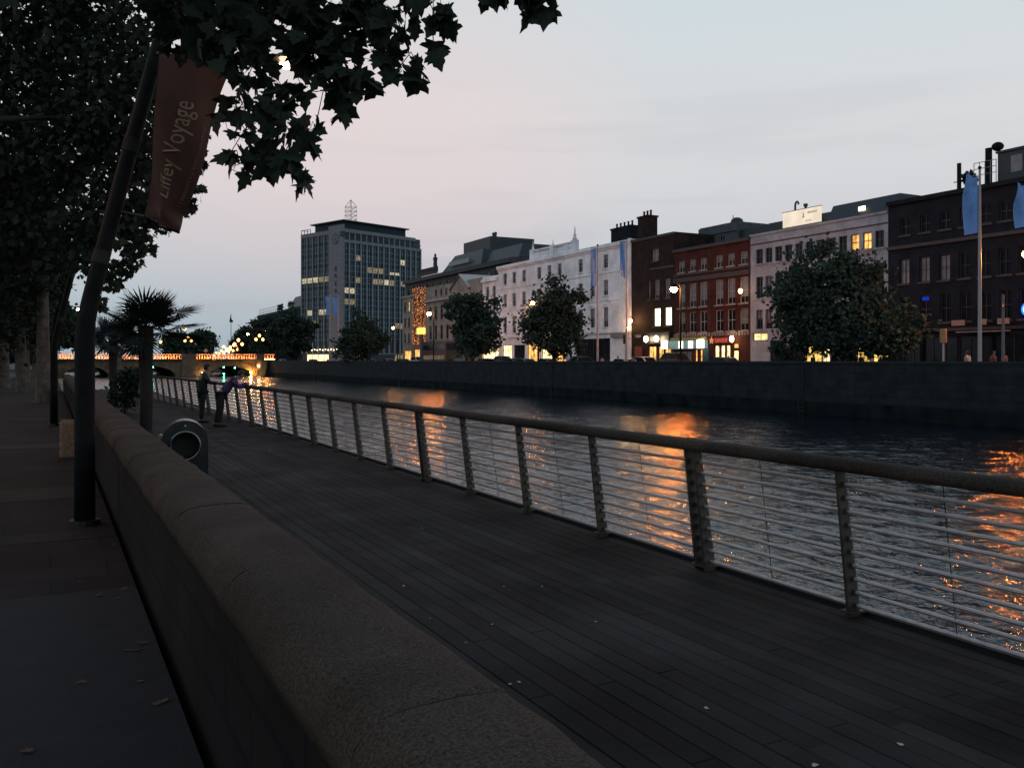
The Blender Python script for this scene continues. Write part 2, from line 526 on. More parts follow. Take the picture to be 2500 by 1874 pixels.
for i in range(nb):
    x0 = 1.16 + .145 * i
    y = -4 + 3.1 * (i % 3) / 3
    yy = [-4.0]
    while y < 62:
        y += 3.1; yy.append(y)
    for a, b in zip(yy, yy[1:]):
        e = rnd.uniform(-.0015, .0015)
        g.cbox(x0 + .001, x0 + .142, a + .003, b - .003, -.05, e, .004)
structure(g.build('boardwalk_deck', M_DECK))
g = MB(); g.box(.9, 5.30, -4, 62, -.5, -.052); g.box(5.245, 5.34, -4, 62, -.30, .035)
structure(g.build('boardwalk_frame', mat('tarred_beam', (.014, .014, .015), .8)))
g = MB()
for k in range(9):
    g.box(1.02 + k * .016, 1.028 + k * .016, -4, 62, -.05, .006)
structure(g.build('boardwalk_drain', mat('ribbed_drain_strip', (.022, .018, .016), .7, .3, 30)))

# ------------------------------------------------------------------ low quay wall beside the camera
wall = thing('quay_wall', 'low rough stone wall with rounded granite coping beside the boardwalk', 'wall', (.85, 0, 0))
g = MB(); g.box(-.17, .15, -4, 62, -.6, .80); g.build('wall_body', M_WALLSTONE, wall)
prof = [(-.215, .80), (-.222, .86), (-.212, .915), (-.185, .958), (-.14, .985), (-.07, .998), (.06, 1.004), (.165, 1.0), (.20, .988), (.213, .962), (.213, .80)]
y = -3.05
while y < 60:
    n = 10
    y1 = y + 1.7
    vs, fs = [], []
    ys = [y + .004] + [y + .012] + list(np.linspace(y + .05, y1 - .05, n)) + [y1 - .012, y1 - .004]
    for k, yv in enumerate(ys):
        sh = .986 if k in (0, len(ys) - 1) else 1.0
        dx, dz = rnd.uniform(-.004, .004), rnd.uniform(-.004, .004)
        for (u, z) in prof:
            vs.append((u * sh + dx + rnd.uniform(-.003, .003), yv, .80 + (z - .80) * sh + dz * (z > .85)))
    m_ = len(prof)
    for k in range(len(ys) - 1):
        for i in range(m_):
            j = (i + 1) % m_
            fs.append((k * m_ + i, k * m_ + j, k * m_ + m_ + j, k * m_ + m_ + i))
    fs += [tuple(range(m_)), tuple(range(len(ys) * m_ - 1, (len(ys) - 1) * m_ - 1, -1))]
    b = MB().add(vs, fs)
    b.build('coping_stone', M_GRANITE, wall, smooth=True)
    y = y1
g = MB(); g.cbox(-.15, .13, -.15, .15, 0, .68, .03); g.box(-.12, .10, -.12, .12, .68, .70)
tag(g.build('stone_bollard', mat('sandstone_bollard', (.15, .10, .065), .85, .35, 14, .006, 60), None, loc=(.30, 19.2, 0)),
    'short square stone bollard on the paving beside the leaning pole', 'bollard')

# ------------------------------------------------------------------ boardwalk railing
rail = thing('boardwalk_railing', 'leaning steel railing with wide timber handrail along the river edge', 'railing', (0, 0, 0))
LEAN = -.155
def fp(y, z):                                    # point on the leaning railing plane
    return (fence_x(y) + LEAN * z / 1.1, y, z)
ysamp = [-4, 0] + list(np.arange(2, 56.1, 1.5))
g = MB()
sec = [(-.115, -.035), (-.12, .015), (-.095, .05), (-.03, .062), (.04, .062), (.10, .048), (.12, .012), (.11, -.035), (.05, -.05), (-.05, -.05)]
vs, fs = [], []
for yv in ysamp:
    c = fp(yv, 1.105)
    for u, w in sec:
        vs.append((c[0] + u, yv, c[2] + w * .86))
m_ = len(sec)
for k in range(len(ysamp) - 1):
    for i in range(m_):
        j = (i + 1) % m_
        fs.append((k * m_ + j, k * m_ + i, k * m_ + m_ + i, k * m_ + m_ + j))
fs += [tuple(range(m_ - 1, -1, -1)), tuple(range((len(ysamp) - 1) * m_, len(ysamp) * m_))]
g.add(vs, fs).build('handrail', mat('weathered_handrail', (.040, .034, .028), .9, .5, 60, .003, 90, spec=.1, stain=(1.2, .6, 1.25)), rail, smooth=True)
for k in range(10):
    z = .085 + .098 * k
    MB().tube([fp(yv, z) for yv in ysamp], .0155, 6).build('rail_bar', M_RAILSTEEL, rail)
POSTS = [(2.91 + 1.64 * i, i % 4 == 2) for i in range(-4, 32)]
def post_mesh(y, wide):
    b = MB()
    half = .062 if wide else .022
    sides = ((-half - .012, -half + .012), (half - .012, half + .012)) if wide else ((-.012, .012),)
    for a0, a1 in sides:
        vs = []
        for z, wd in ((-.12, .075), (.0, .075), (.55, .062), (1.06, .05)):
            c = fp(y, z)
            vs += [(c[0] - wd, y + a0, z), (c[0] + wd * .55, y + a0, z), (c[0] + wd * .55, y + a1, z), (c[0] - wd, y + a1, z)]
        fs = [(3, 2, 1, 0), (12, 13, 14, 15)]
        for k in range(3):
            for i in range(4):
                j = (i + 1) % 4
                fs.append((k * 4 + i, k * 4 + j, k * 4 + 4 + j, k * 4 + 4 + i))
        b.add(vs, fs)
    for k in range(10):                           # bosses where the bars pass through
        c = fp(y, .085 + .098 * k)
        b.box(c[0] - .019, c[0] + .019, y - half - .011, y + half + .011, c[2] - .019, c[2] + .019)
    c = fp(y, 0)
    b.box(c[0] - .10, c[0] + .06, y - half - .03, y + half + .03, .036, .052)
    return b
for y, wide in POSTS:
    post_mesh(y, wide).build('post', M_POSTSTEEL, rail)
for (y, w), (y2, w2) in zip(POSTS, POSTS[1:]):
    ym = (y + y2) / 2
    MB().tube([fp(ym, .05), fp(ym, 1.05)], .0035, 5).build('tie_wire', M_DARKSTEEL, rail)

# ------------------------------------------------------------------ far quay wall and bridge
g = MB()
qw = thing('far_quay_wall', 'tall dark masonry river wall with coping on the far bank', 'wall', (QX, 0, 0))
g.box(0, .9, -120, 226, -3.2, 1.66); g.build('wall_body', M_QUAY, qw)
MB().box(-.06, .55, -120, 226, 1.66, 1.80).build('coping', mat('quay_coping', (.014, .017, .021), .85, .3, 3), qw)
MB().prism([(-1.4, -3.2), (0, -3.2), (0, 1.9), (-.5, 1.9)], 222, 229, 'y').build('pier', M_QUAY, qw)
MB().box(-.025, -.002, -120, 221.9, -3.2, -1.05).build('tide_band', mat('algae_stained_stone', (.010, .0165, .0165), .9, .6, .7, spec=.05), qw)
for yy in (18, 47, 83, 130, 180):
    g = MB()
    for q in (-.22, .22): g.box(-.16, -.12, yy + q - .025, yy + q + .025, -2.6, 1.5)
    for k in range(13): g.box(-.15, -.12, yy - .2, yy + .2, -2.4 + .3 * k, -2.36 + .3 * k)
    for q in (-.22, .22): g.box(-.12, -.003, yy + q - .02, yy + q + .02, 1.2, 1.26)
    g.build('ladder', M_DARKSTEEL, qw)
for yy in range(6, 210, 17):
    MB().box(-.05, -.003, yy - .2, yy + .2, -.55, -.25).build('drain_outlet', mat('drain_mouth', (.003, .003, .004), .9), qw)

BY = 231.0
br = thing('stone_bridge', 'stone arch bridge with orange lit balustrade across the river', 'bridge', (0, BY, 0))
M_BRSTONE = brickmat('bridge_granite', (.20, .155, .10), (.16, .125, .085), (.08, .065, .05), 1.1, .5, .85, .02)
arches = [(2.6, 12.2), (15.4, 27.2), (34.9, 45.4)]
X0, X1, ZD = -2.0, 48.0, 2.02
def arch_z(x):
    for a, b in arches:
        if a < x < b:
            t = (x - (a + b) / 2) / ((b - a) / 2)
            return ZW - .1 + 2.55 * math.sqrt(max(0, 1 - t * t))
    return -3.0
xs = sorted(set([X0, X1] + [a + (b - a) * .5 * (1 - math.cos(math.pi * i / 20)) for a, b in arches for i in range(21)]))
vs, fs = [], []
for x in xs:
    za = arch_z(x)
    edge = any(abs(x - a) < 1e-6 or abs(x - b) < 1e-6 for a, b in arches)
    vs += [(x, 0, ZW - .12 if edge else za), (x, 0, ZD), (x, 45, ZW - .12 if edge else za), (x, 45, ZD)]
for i in range(len(xs) - 1):
    a, b = i * 4, i * 4 + 4
    fs += [(a, b, b + 1, a + 1), (a + 3, b + 3, b + 2, a + 2), (a + 1, b + 1, b + 3, a + 3), (a + 2, b + 2, b, a)]
    mid = (xs[i] + xs[i + 1]) / 2
MB().add(vs, fs).build('arch_wall', M_BRSTONE, br)
g = MB()
for a, b in ((X0, arches[0][0]), (arches[0][1], arches[1][0]), (arches[1][1], arches[2][0]), (arches[2][1], X1)):
    g.box(a, b, .02, 44.9, -3.2, ZW + .02)
g.build('pier_base', M_BRSTONE, br)
PIERS = [(-.8, .8), (12.6, 15.0), (28.6, 31.6), (46.6, 48.3)]
for a, b in PIERS:
    MB().box(a, b, -.7, .0, -3.2, ZD + .06).build('pier', M_BRSTONE, br)
    MB().box(a - .1, b + .1, -.75, .9, ZD + .06, 3.52).build('pedestal', mat('pedestal_granite', (.12, .09, .07), .85, .3, 2), br)
g = MB(); g.box(X0, X1, -.80, .6, ZD + .003, ZD + .10); g.box(X0, X1, -.80, -.70, ZD + .102, ZD + .22); g.build('cornice', M_BRSTONE, br)
M_BALU = mat('pale_balustrade_stone', (.52, .45, .38), .8, .12, 3)
M_STRIP = emit('orange_light_strip', (1, .23, .03), 130)
SPANS = [(.9, 12.4), (15.2, 28.4), (31.8, 46.4), (48.4, 51.2)]
for a, b in SPANS:
    g = MB()
    n = max(2, int((b - a) / .62))
    for i in range(n):
        x = a + (i + .5) * (b - a) / n
        g.lathe([(.16, 0), (.16, .08), (.10, .14), (.21, .42), (.21, .52), (.11, .86), (.11, .92), (.17, .97), (.17, 1.02)], (x, .18, ZD + .24), 8)
    g.box(a, b, .0, .36, ZD + .102, ZD + .24)
    g.box(a, b, -.03, .40, ZD + 1.26, ZD + 1.46)
    o = g.build('balustrade', M_BALU, br)
    MB().box(a + .15, b - .15, -.66, -.58, ZD + .104, ZD + .19).build('light_strip', M_STRIP, o)
    MB().box(a + .15, b - .15, .50, .54, ZD + .104, ZD + .13).build('light_strip', M_STRIP, o)
fb = thing('added_dark_bridge', 'added dark low bridge closing off the bright river behind the lit arches', 'bridge', (0, 345, 0))  # added to keep bright water out of the arch openings
MB().box(-6, 50, 0, 8, -3, 1.7).build('added_bridge_wall', M_QUAY, fb)
MB().box(-6, 50, -.2, 8.2, 1.702, 1.95).build('parapet', M_QUAY, fb)
M_GREENLAMP = emit('green_lamp_glass', (.05, 1, .35), 60)
for x, z in ((38.6, .15), (41.3, .05), (38.6, -1.5), (22, .25)):
    MB().ball((x, .3, z), .16, 8, 6).build('navigation_light', M_GREENLAMP, br)
MB().ball((45.0, -.9, -1.2), .22, 8, 6).build('flood_lamp', emit('arch_flood_glass', (1, .42, .09), 500), br)
MB().ball((33.2, -1.0, -1.2), .12, 8, 6).build('flood_lamp', emit('small_arch_flood_glass', (1, .5, .15), 260), br)
MB().ball((47.0, -.9, .45), .16, 8, 6).build('wall_lamp', M_LAMPWARM, br)
# ------------------------------------------------------------------ buildings: local x runs along the street front, y into the house, z up
class House:
    def __init__(s, name, label, px_l, px_r, height_px=None, X=FX, depth=12.0, z0=ZR, top=None):
        s.X, s.z0 = X, z0
        s.yl, s.dl = on_x(px_l, X)
        s.yr, s.dr = on_x(px_r, X)
        s.L, s.D = s.yl - s.yr, depth
        if top is None:
            px, py = height_px
            top = zat(py, on_x(px, X)[1])
        s.H = top - z0
        s.root = thing(name, label, 'building', (X, s.yl, z0), R(-90))
        s.open = []
    def x(s, px):
        return s.yl - on_x(px, s.X)[0]
    def z(s, px, py):
        return zat(py, on_x(px, s.X)[1]) - s.z0
    def opening(s, x, w, z0, z1, **k):
        s.open.append((x - w / 2, x + w / 2, z0, z1, k))
    def at_px(s, px, w, z0, z1, **k):
        s.opening(s.x(px), w, z0, z1, **k)
    def walls(s, m, part='wall', roofm=None):
        b = MB()
        xs = sorted({0.0, s.L} | {v for o in s.open for v in o[:2]})
        zs = sorted({0.0, s.H} | {v for o in s.open for v in o[2:4]})
        for i in range(len(xs) - 1):
            for j in range(len(zs) - 1):
                cx, cz = (xs[i] + xs[i + 1]) / 2, (zs[j] + zs[j + 1]) / 2
                if any(o[0] < cx < o[1] and o[2] < cz < o[3] for o in s.open):
                    continue
                b.quad((xs[i], 0, zs[j]), (xs[i + 1], 0, zs[j]), (xs[i + 1], 0, zs[j + 1]), (xs[i], 0, zs[j + 1]))
        for a, c, z0, z1, k in s.open:
            d = .32
            b.quad((a, 0, z0), (a, 0, z1), (a, d, z1), (a, d, z0)); b.quad((c, 0, z1), (c, 0, z0), (c, d, z0), (c, d, z1))
            b.quad((a, 0, z1), (c, 0, z1), (c, d, z1), (a, d, z1)); b.quad((c, 0, z0), (a, 0, z0), (a, d, z0), (c, d, z0))
        L, H, D = s.L, s.H, s.D
        b.quad((0, D, 0), (0, 0, 0), (0, 0, H), (0, D, H)); b.quad((L, 0, 0), (L, D, 0), (L, D, H), (L, 0, H))
        b.quad((L, D, 0), (0, D, 0), (0, D, H), (L, D, H))
        b.build(part, m, s.root)
        MB().box(.05, L - .05, .34, D - .05, H - .6, H - .5).build('roof', roofm or M_SLATE, s.root)
        return s
    def windows(s, frame=None, glass=None, sill=None):
        for a, c, z0, z1, k in s.open:
            fr, gl = k.get('frame', frame or M_FRAME), k.get('pane', glass or M_GLASS)
            w, h = c - a, z1 - z0
            b = MB(); t = min(.07, w * .09)
            b.box(a, a + t, .14, .22, z0, z1); b.box(c - t, c, .14, .22, z0, z1)
            b.box(a + t, c - t, .14, .22, z0, z0 + t); b.box(a + t, c - t, .14, .22, z1 - t, z1)
            nv = k.get('nv', 1 if w > .8 else 0)
            for q in range(nv):
                xm = a + w * (q + 1) / (nv + 1)
                b.box(xm - .02, xm + .02, .155, .205, z0 + t, z1 - t)
            if not k.get('plain'):
                b.box(a + t, c - t, .15, .21, z0 + h * .5 - .03, z0 + h * .5 + .03)
            name = k.get('name', 'window')
            f = b.build(name, fr, s.root)
            MB().box(a + .01, c - .01, .225, .245, z0 + .01, z1 - .01).build('pane', gl, f)
            blind = k['blind'] if 'blind' in k else (rnd.choice((0, 0, 0, .25, .45, .3, .7)) if not k.get('plain') and gl is M_GLASS else 0)
            if blind:
                hb = h * blind
                MB().box(a + t, c - t, .208, .218, z1 - hb, z1 - t).build('blind', M_BLIND, f)
            if sill and not k.get('nosill'):
                MB().box(a - .12, c + .12, -.14, .13, z0 - .16, z0 - .002).build('sill', sill, f)
        return s
    def band(s, z, h, out, m, name='string_course', x0=0, x1=None):
        x1 = s.L if x1 is None else x1
        return MB().box(x0, x1, -out, -.002, z, z + h).build(name, m, s.root)
    def part(s, mb, name, m, parent=None, **k):
        return mb.build(name, m, parent or s.root, **k)

def chimney(h, x, y, w, dpt, z0, z1, m, pots=4):
    b = MB(); b.box(x - w / 2, x + w / 2, y, y + dpt, z0, z1); b.box(x - w / 2 - .12, x + w / 2 + .12, y - .1, y + dpt + .1, z1, z1 + .22)
    o = b.build('chimney', m, h.root)
    for i in range(pots):
        MB().lathe([(.15, 0), (.12, .5), (.16, .55), (.14, .7)], (x - w / 2 + w * (i + .5) / pots, y + dpt / 2, z1 + .22), 8).build('chimney_pot', m, o)

# ---- white corner house with roof balustrade
h = House('white_house', 'long white stuccoed house with roof balustrade and finials behind the trees', 1217, 1541, top=17.25, depth=13)
H1 = h
for px in (1233, 1255, 1279, 1316, 1341, 1366, 1417, 1446, 1478.5):
    h.at_px(px, 1.15, 13.35, 15.15, **({'blind': .35} if px in (1316, 1366, 1478.5) else {}))
    h.at_px(px, 1.15, 9.75, 11.8)
    h.at_px(px, 1.2, 5.55, 8.2)
h.opening(h.x(1446), 8.6, .15, 4.1, frame=M_FRAMEDK, nv=5, plain=True, name='shop_window', nosill=True)
for px, w, m_ in ((1366, 3.4, M_LITORANGE), (1335, 3.2, M_LITSHOP), (1302, 3.8, M_LITORANGE), (1268, 3.6, M_GLASS), (1238, 3.2, M_LITSHOP)):
    h.opening(h.x(px), w, .15, 3.6, frame=M_FRAMEDK, nv=3, plain=True, pane=m_, name='shop_window', nosill=True)
h.walls(M_WHITEPAINT).windows(sill=M_WHITEPAINT)
for z, hh, o in ((4.75, .35, .28), (9.05, .22, .14), (12.65, .2, .12), (15.75, .25, .2), (16.0, .45, .42)):
    h.band(z, hh, o, M_WHITEPAINT, 'cornice' if z > 15 else 'string_course')
for px in (1233, 1255, 1279, 1316, 1341, 1366, 1417, 1446, 1478.5):
    x = h.x(px)
    b = MB()
    n = 8
    for i in range(n):
        a0, a1 = math.pi * i / n, math.pi * (i + 1) / n
        b.prism([(x + .92 * math.cos(a0), 8.18 + .5 * math.sin(a0)), (x + .72 * math.cos(a0), 8.18 + .36 * math.sin(a0)),
                 (x + .72 * math.cos(a1), 8.18 + .36 * math.sin(a1)), (x + .92 * math.cos(a1), 8.18 + .5 * math.sin(a1))], -.12, -.003, 'y')
    h.part(b, 'window_hood', M_WHITEPAINT)
xa, xb = h.x(1297), h.x(1399)
b = MB(); b.box(xa, xb, .1, .5, 16.552, 16.85); b.box(xa, xb, .08, .52, 17.75, 17.95)
n = 26
for i in range(n):
    b.lathe([(.1, 0), (.14, .3), (.07, .7), (.1, .9)], (xa + .8 + (xb - xa - 1.6) * (i + .5) / n, .3, 16.85), 6)
for x in (xa, (xa + xb) / 2, xb):
    b.box(x - .55, x + .55, -.02, .62, 16.553, 18.05)
bal = h.part(b, 'roof_balustrade', M_WHITEPAINT)
for x, s_ in ((xa, .62), (xb, .9), ((xa + xb) / 2, .4)):
    MB().lathe([(.32 * s_, 0), (.42 * s_, .25 * s_), (.2 * s_, .5 * s_), (.26 * s_, .8 * s_), (.14 * s_, 1.1 * s_), (.10 * s_, 1.8 * s_), (.03, 2.2 * s_)], (x, .3, 18.05), 10).build('finial', M_WHITEPAINT, bal)
chimney(h, h.x(1447), 4.5, 4.6, 1.4, 16.6, 19.3, M_BRICKDK, 5)
b = MB()
for z in np.arange(.2, 16, .75):
    b.box(h.L - .95, h.L - .004, -.06, -.003, z, z + .68)
h.part(b, 'quoin', M_WHITEPAINT)
fl = MB().ball((h.L - .35, -.3, 5.25), .13, 8, 6)
h.part(fl, 'wall_light', M_LAMPWARM)
h.part(MB().box(h.L - 4.2, h.L - 1.2, -.35, -.01, 4.15, 4.72), 'shop_fascia', M_STONETRIM)

h = House('white_wing', 'lower white stuccoed house adjoining the long white house on its far side', 1178, 1216.6, top=15.9, depth=12)
for px in (1190, 1206):
    h.at_px(px, 1.2, 11.6, 13.5); h.at_px(px, 1.2, 8.2, 10.4); h.at_px(px, 1.2, 4.8, 6.9)
h.opening(h.L / 2, 6.0, .15, 3.4, frame=M_FRAMEDK, nv=3, plain=True, pane=M_LITSHOP, name='shop_window', nosill=True)
h.walls(M_WHITEPAINT).windows(sill=M_WHITEPAINT)
h.band(14.3, .5, .35, M_WHITEPAINT, 'cornice'); h.band(4.0, .4, .2, M_TRIMDK, 'shop_fascia')

# ---- brown brick house in the gap
h = House('brown_brick_house', 'brown brick house with tall chimney and two bright windows beside the white house', 1541.6, 1646, top=17.0, depth=12)
h.at_px(1600, 1.35, 13.2, 14.7, pane=M_BLIND); 
for px in (1585.5, 1604, 1630):
    h.at_px(px, 1.0 if px > 1590 else .5, 8.6, 10.9, blind=.8)
M_BRIGHT = emit('bright_lit_window', (1, .80, .48), 4.0, .3, 1.0)
for px in (1604, 1631):
    h.at_px(px, 1.35, 5.3, 7.5, pane=M_BRIGHT, frame=M_FRAME)
h.at_px(1592, 1.6, .1, 2.9, pane=M_LITORANGE, frame=M_FRAMEDK, nosill=True, name='shop_window')
h.at_px(1614, 1.3, .9, 2.9, pane=M_LITORANGE, frame=M_FRAMEDK, nosill=True, name='shop_window')
h.at_px(1629, 1.4, 1.4, 2.7, pane=M_LITORANGE, frame=M_FRAMEDK, nosill=True, name='shop_window')
h.walls(M_BRICKBR).windows(sill=M_TRIMDK)
h.band(16.0, .3, .12, M_TRIMDK, 'cornice')
h.band(12.15, .25, .10, M_TRIMDK, 'string_course', x0=h.x(1587))
xs_ = h.x(1586)
h.part(MB().box(xs_, h.x(1640), -.45, -.005, 3.15, 4.55), 'shop_fascia', M_SHOPDK)
for px in (1592.5, 1618):
    h.part(MB().ball((h.x(px), -.95, 3.75), .30, 10, 8, 1.25), 'globe_lamp', M_GLOBE)
    h.part(MB().tube([(h.x(px), -.5, 4.2), (h.x(px), -.95, 4.25), (h.x(px), -.95, 4.13)], .03, 6), 'lamp_bracket', M_DARKSTEEL)
chimney(h, h.x(1553), 1.0, 2.1, 1.5, 16.4, 19.1, M_BRICKBR, 3)
h.part(MB().ball((h.x(1556), -1.0, 6.1), .2, 10, 8), 'wall_light', M_LAMPWARM)
h.part(MB().tube([(h.x(1556), -.02, 5.5), (h.x(1556), -1.0, 5.62), (h.x(1556), -1.0, 5.9)], .035, 6), 'lamp_bracket', M_DARKSTEEL)
h.part(MB().box(h.x(1551), h.x(1568), -.12, -.005, 1.1, 2.9), 'red_poster', mat('red_poster_paint', (.20, .035, .02), .6))
h.part(MB().box(h.x(1552), h.x(1565), -.12, -.005, 4.0, 4.35), 'name_plate', M_STONETRIM)

# ---- the two red brick houses with shops
def brick_house(name, label, a, b_, cols, shop):
    h = House(name, label, a, b_, top=14.7, depth=12)
    for px in cols:
        h.at_px(px, 1.15, 11.35, 12.7, blind=.4); h.at_px(px, 1.3, 7.25, 10.0, blind=.75)
        h.at_px(px, 1.3, 4.35, 6.7, nv=1)
    shop(h)
    h.walls(M_BRICK).windows(sill=M_STONETRIM)
    h.band(13.75, .35, .3, M_TRIMDK, 'cornice'); h.band(10.95, .2, .15, M_TRIMDK, 'string_course'); h.band(10.2, .5, .22, M_TRIMDK, 'frieze')
    b = MB()
    for i in range(14):
        b.box(h.L * (i + .2) / 14, h.L * (i + .7) / 14, -.16, -.004, 3.85, 4.25)
    h.part(b, 'balcony_blocks', M_STONETRIM)
    return h
def shop1(h):
    for px in (1699, 1711):
        h.at_px(px, .5, .8, 2.4, pane=M_LITORANGE, frame=M_FRAMEDK, nosill=True, name='shop_window', nv=0)
    h.at_px(1668, 3.0, .1, 2.3, frame=M_FRAMEDK, nosill=True, name='shop_window', nv=2)
H3 = brick_house('red_brick_house', 'red brick house over the shop with the white panel sign and box lamps', 1646.6, 1737.6, (1664, 1691, 1717), shop1)
h = H3
M_PANEL = emit('backlit_sign_panel', (.62, .9, .92), .28, .3, .6)
M_BOXLAMP = emit('sign_box_lamp', (1, .93, .66), 7)
h.part(MB().box(h.x(1640), h.x(1728), -.4, -.005, 2.5, 3.45), 'shop_sign', M_PANEL)
h.part(MB().box(h.x(1640), h.x(1730), -.3, -.005, 3.5, 3.8), 'shop_fascia', mat('yellow_fascia', (.22, .18, .05), .6))
for px, w in ((1632, .85), (1672, .5), (1696, .5), (1720, .9)):
    x = h.x(px)
    h.part(MB().cbox(x - w / 2, x + w / 2, -.78, -.41, 2.55, 3.5 if w > .6 else 3.4, .05), 'box_lamp', M_BOXLAMP if w > .6 else emit('small_box_lamp', (1, .95, .75), 2.2))
h.part(MB().box(h.x(1722), h.x(1734), -.25, -.005, .05, 2.45), 'shop_door', mat('teal_door_paint', (.02, .07, .09), .5))
def shop2(h):
    for px, w in ((1750.5, 1.05), (1763.5, 1.05), (1776, .85)):
        h.at_px(px, w, .1, 2.85, pane=emit('bright_shop_interior', (1, .80, .40), 1.7, .5, 2.2), frame=M_FRAMEDK, nosill=True, name='shop_window', nv=0, plain=True)
    h.at_px(1795.5, .9, .1, 2.25, pane=M_LITSHOP, frame=M_FRAMEDK, nosill=True, name='shop_door', nv=0)
    h.at_px(1795.5, .9, 2.45, 3.0, pane=M_LITORANGE, frame=M_FRAMEDK, nosill=True, name='door_light', nv=0, plain=True)
H4 = brick_house('red_brick_house', 'red brick house over the small brightly lit shop with the red star sign', 1738.2, 1831.6, (1756, 1785, 1816), shop2)
h = H4
x0, x1 = h.x(1737), h.x(1788)
sg = h.part(MB().box(x0 + .1, x1, -.4, -.005, 3.0, 3.72), 'shop_sign', mat('red_sign_board', (.11, .018, .014), .5))
M_LETRED = emit('red_sign_lettering', (1, .16, .08), .55)
star = [(x0 + .52 + (.42 if i % 2 == 0 else .18) * math.sin(math.pi * i / 5), 3.36 + (.42 if i % 2 == 0 else .18) * math.cos(math.pi * i / 5)) for i in range(10)]
MB().prism(star, -.47, -.402, 'y').build('star', emit('orange_star', (1, .30, .12), .8), sg)
vs, fs, w = text_verts('DIASEIF', .62, .02, bold=.02)
k = (x1 - x0 - 1.3) / w
MB().add([(x0 + 1.08 + v.x * k, -.43 + v.z, 3.16 + v.y * .95) for v in vs], fs).build('lettering', M_LETRED, sg)
h.part(MB().ball((h.x(1799.5), -.75, 3.45), .23, 10, 8, 1.5), 'globe_lamp', M_GLOBE)
h.part(MB().tube([(h.x(1799.5), -.01, 3.95), (h.x(1799.5), -.75, 3.98), (h.x(1799.5), -.75, 3.8)], .03, 6), 'lamp_bracket', M_DARKSTEEL)
h.part(MB().ball((h.x(1820), -.7, 8.45), .22, 10, 8, 1.2), 'wall_lantern', emit('lantern_glass', (1, .55, .2), 14))
h.part(MB().tube([(h.x(1820), -.01, 7.8), (h.x(1820), -.7, 7.9), (h.x(1820), -.7, 8.16)], .03, 6), 'lamp_bracket', M_DARKSTEEL)

# ---- concrete plant room rising behind the brick houses
h = House('concrete_block', 'grey concrete office block rising behind the red brick houses', 1708, 1800, X=71, top=18.1, depth=9)
h.at_px(1737, .9, 14.1, 16.3, pane=M_BLIND); h.at_px(1762, 1.0, 14.1, 16.0)
h.walls(M_CONCRETE).windows(); h.band(16.35, .9, .18, M_CONCRETE, 'parapet')
h.part(MB().ball((h.x(1783), 1.0, 17.55), .75, 10, 8, .7), 'satellite_dish', M_SLATE)
h.part(MB().tube([(h.x(1774), 1, 17.3), (h.x(1774), 1, 18.4)], .05, 5), 'aerial', M_DARKSTEEL)
h = House('slate_roof_block', 'dark slated roof storey stretching behind the billboard', 1798, 2010, X=71.5, top=17.1, depth=9)
for px in (1830, 1862, 1890):
    h.at_px(px, 1.0, 14.2, 15.2, blind=.6)
h.walls(M_SLATE).windows(frame=M_FRAMEDK)

# ---- grey roughcast house with the billboard
h = House('grey_house', 'grey roughcast house with lit upper windows behind the largest tree', 1832.2, 2168, top=14.95, depth=12)
cols = np.linspace(h.x(1854), h.x(2147), 12)
for i, x in enumerate(cols):
    lit = {9: M_LITORANGE, 10: M_LITORANGE}.get(i)
    h.opening(float(x), .98, 11.15, 12.65, frame=M_FRAMEDK, pane=lit or M_GLASS, blind=0)
    h.opening(float(x), .98, 7.6, 9.8, frame=M_FRAMEDK); h.opening(float(x), .98, 4.4, 6.4, frame=M_FRAMEDK)
M_YEL = emit('yellow_shop_interior', (1, .60, .16), 1.2, .6, 1.5)
for px, w, m_ in ((1852, 2.6, M_YEL), (1900, 2.4, M_GLASS), (1945, 2.2, M_GLASS), (1985, 2.1, M_YEL), (2015, 1.0, M_LITSHOP), (2062, 1.5, M_GLASS), (2106, 1.5, M_YEL), (2148, 1.7, M_YEL)):
    if px == 1852: h.at_px(1855, 2.2, 3.2, 4.0, pane=emit('yellow_fascia_light', (1, .80, .36), 1.3, .4, 2), frame=M_FRAMEDK, nosill=True, name='shop_light', plain=True)
    else: h.at_px(px, w, .15, 3.2, pane=m_, frame=M_FRAMEDK, nosill=True, name='shop_window', nv=1, plain=True)
h.walls(M_GREYSTUCCO).windows(sill=M_GREYSTUCCO)
h.band(13.15, .12, .06, M_TRIMDK, 'string_course'); h.band(14.05, .22, .14, M_GREYSTUCCO, 'cornice')
for px in (2105, 2137):
    h.part(MB().ball((h.x(px), -.5, 3.5), .22, 8, 6), 'globe_lamp', M_LAMPWHITE)
x0, x1 = h.x(2005), h.L
g = MB(); g.prism([(.6, 14.26), (1.6, 15.95), (9, 15.95), (9, 14.26)], x0, x1 - .02, 'x')
h.part(g, 'attic_storey', M_SLATE)
xl = h.x(2088)
h.part(MB().box(xl - .35, xl + .35, .8, .9, 14.85, 15.25), 'skylight', M_BRIGHT)
h.part(MB().box(h.x(1798 + 40), x0, 2.2, 9, 14.3, 15.6), 'attic_block', M_SLATE)

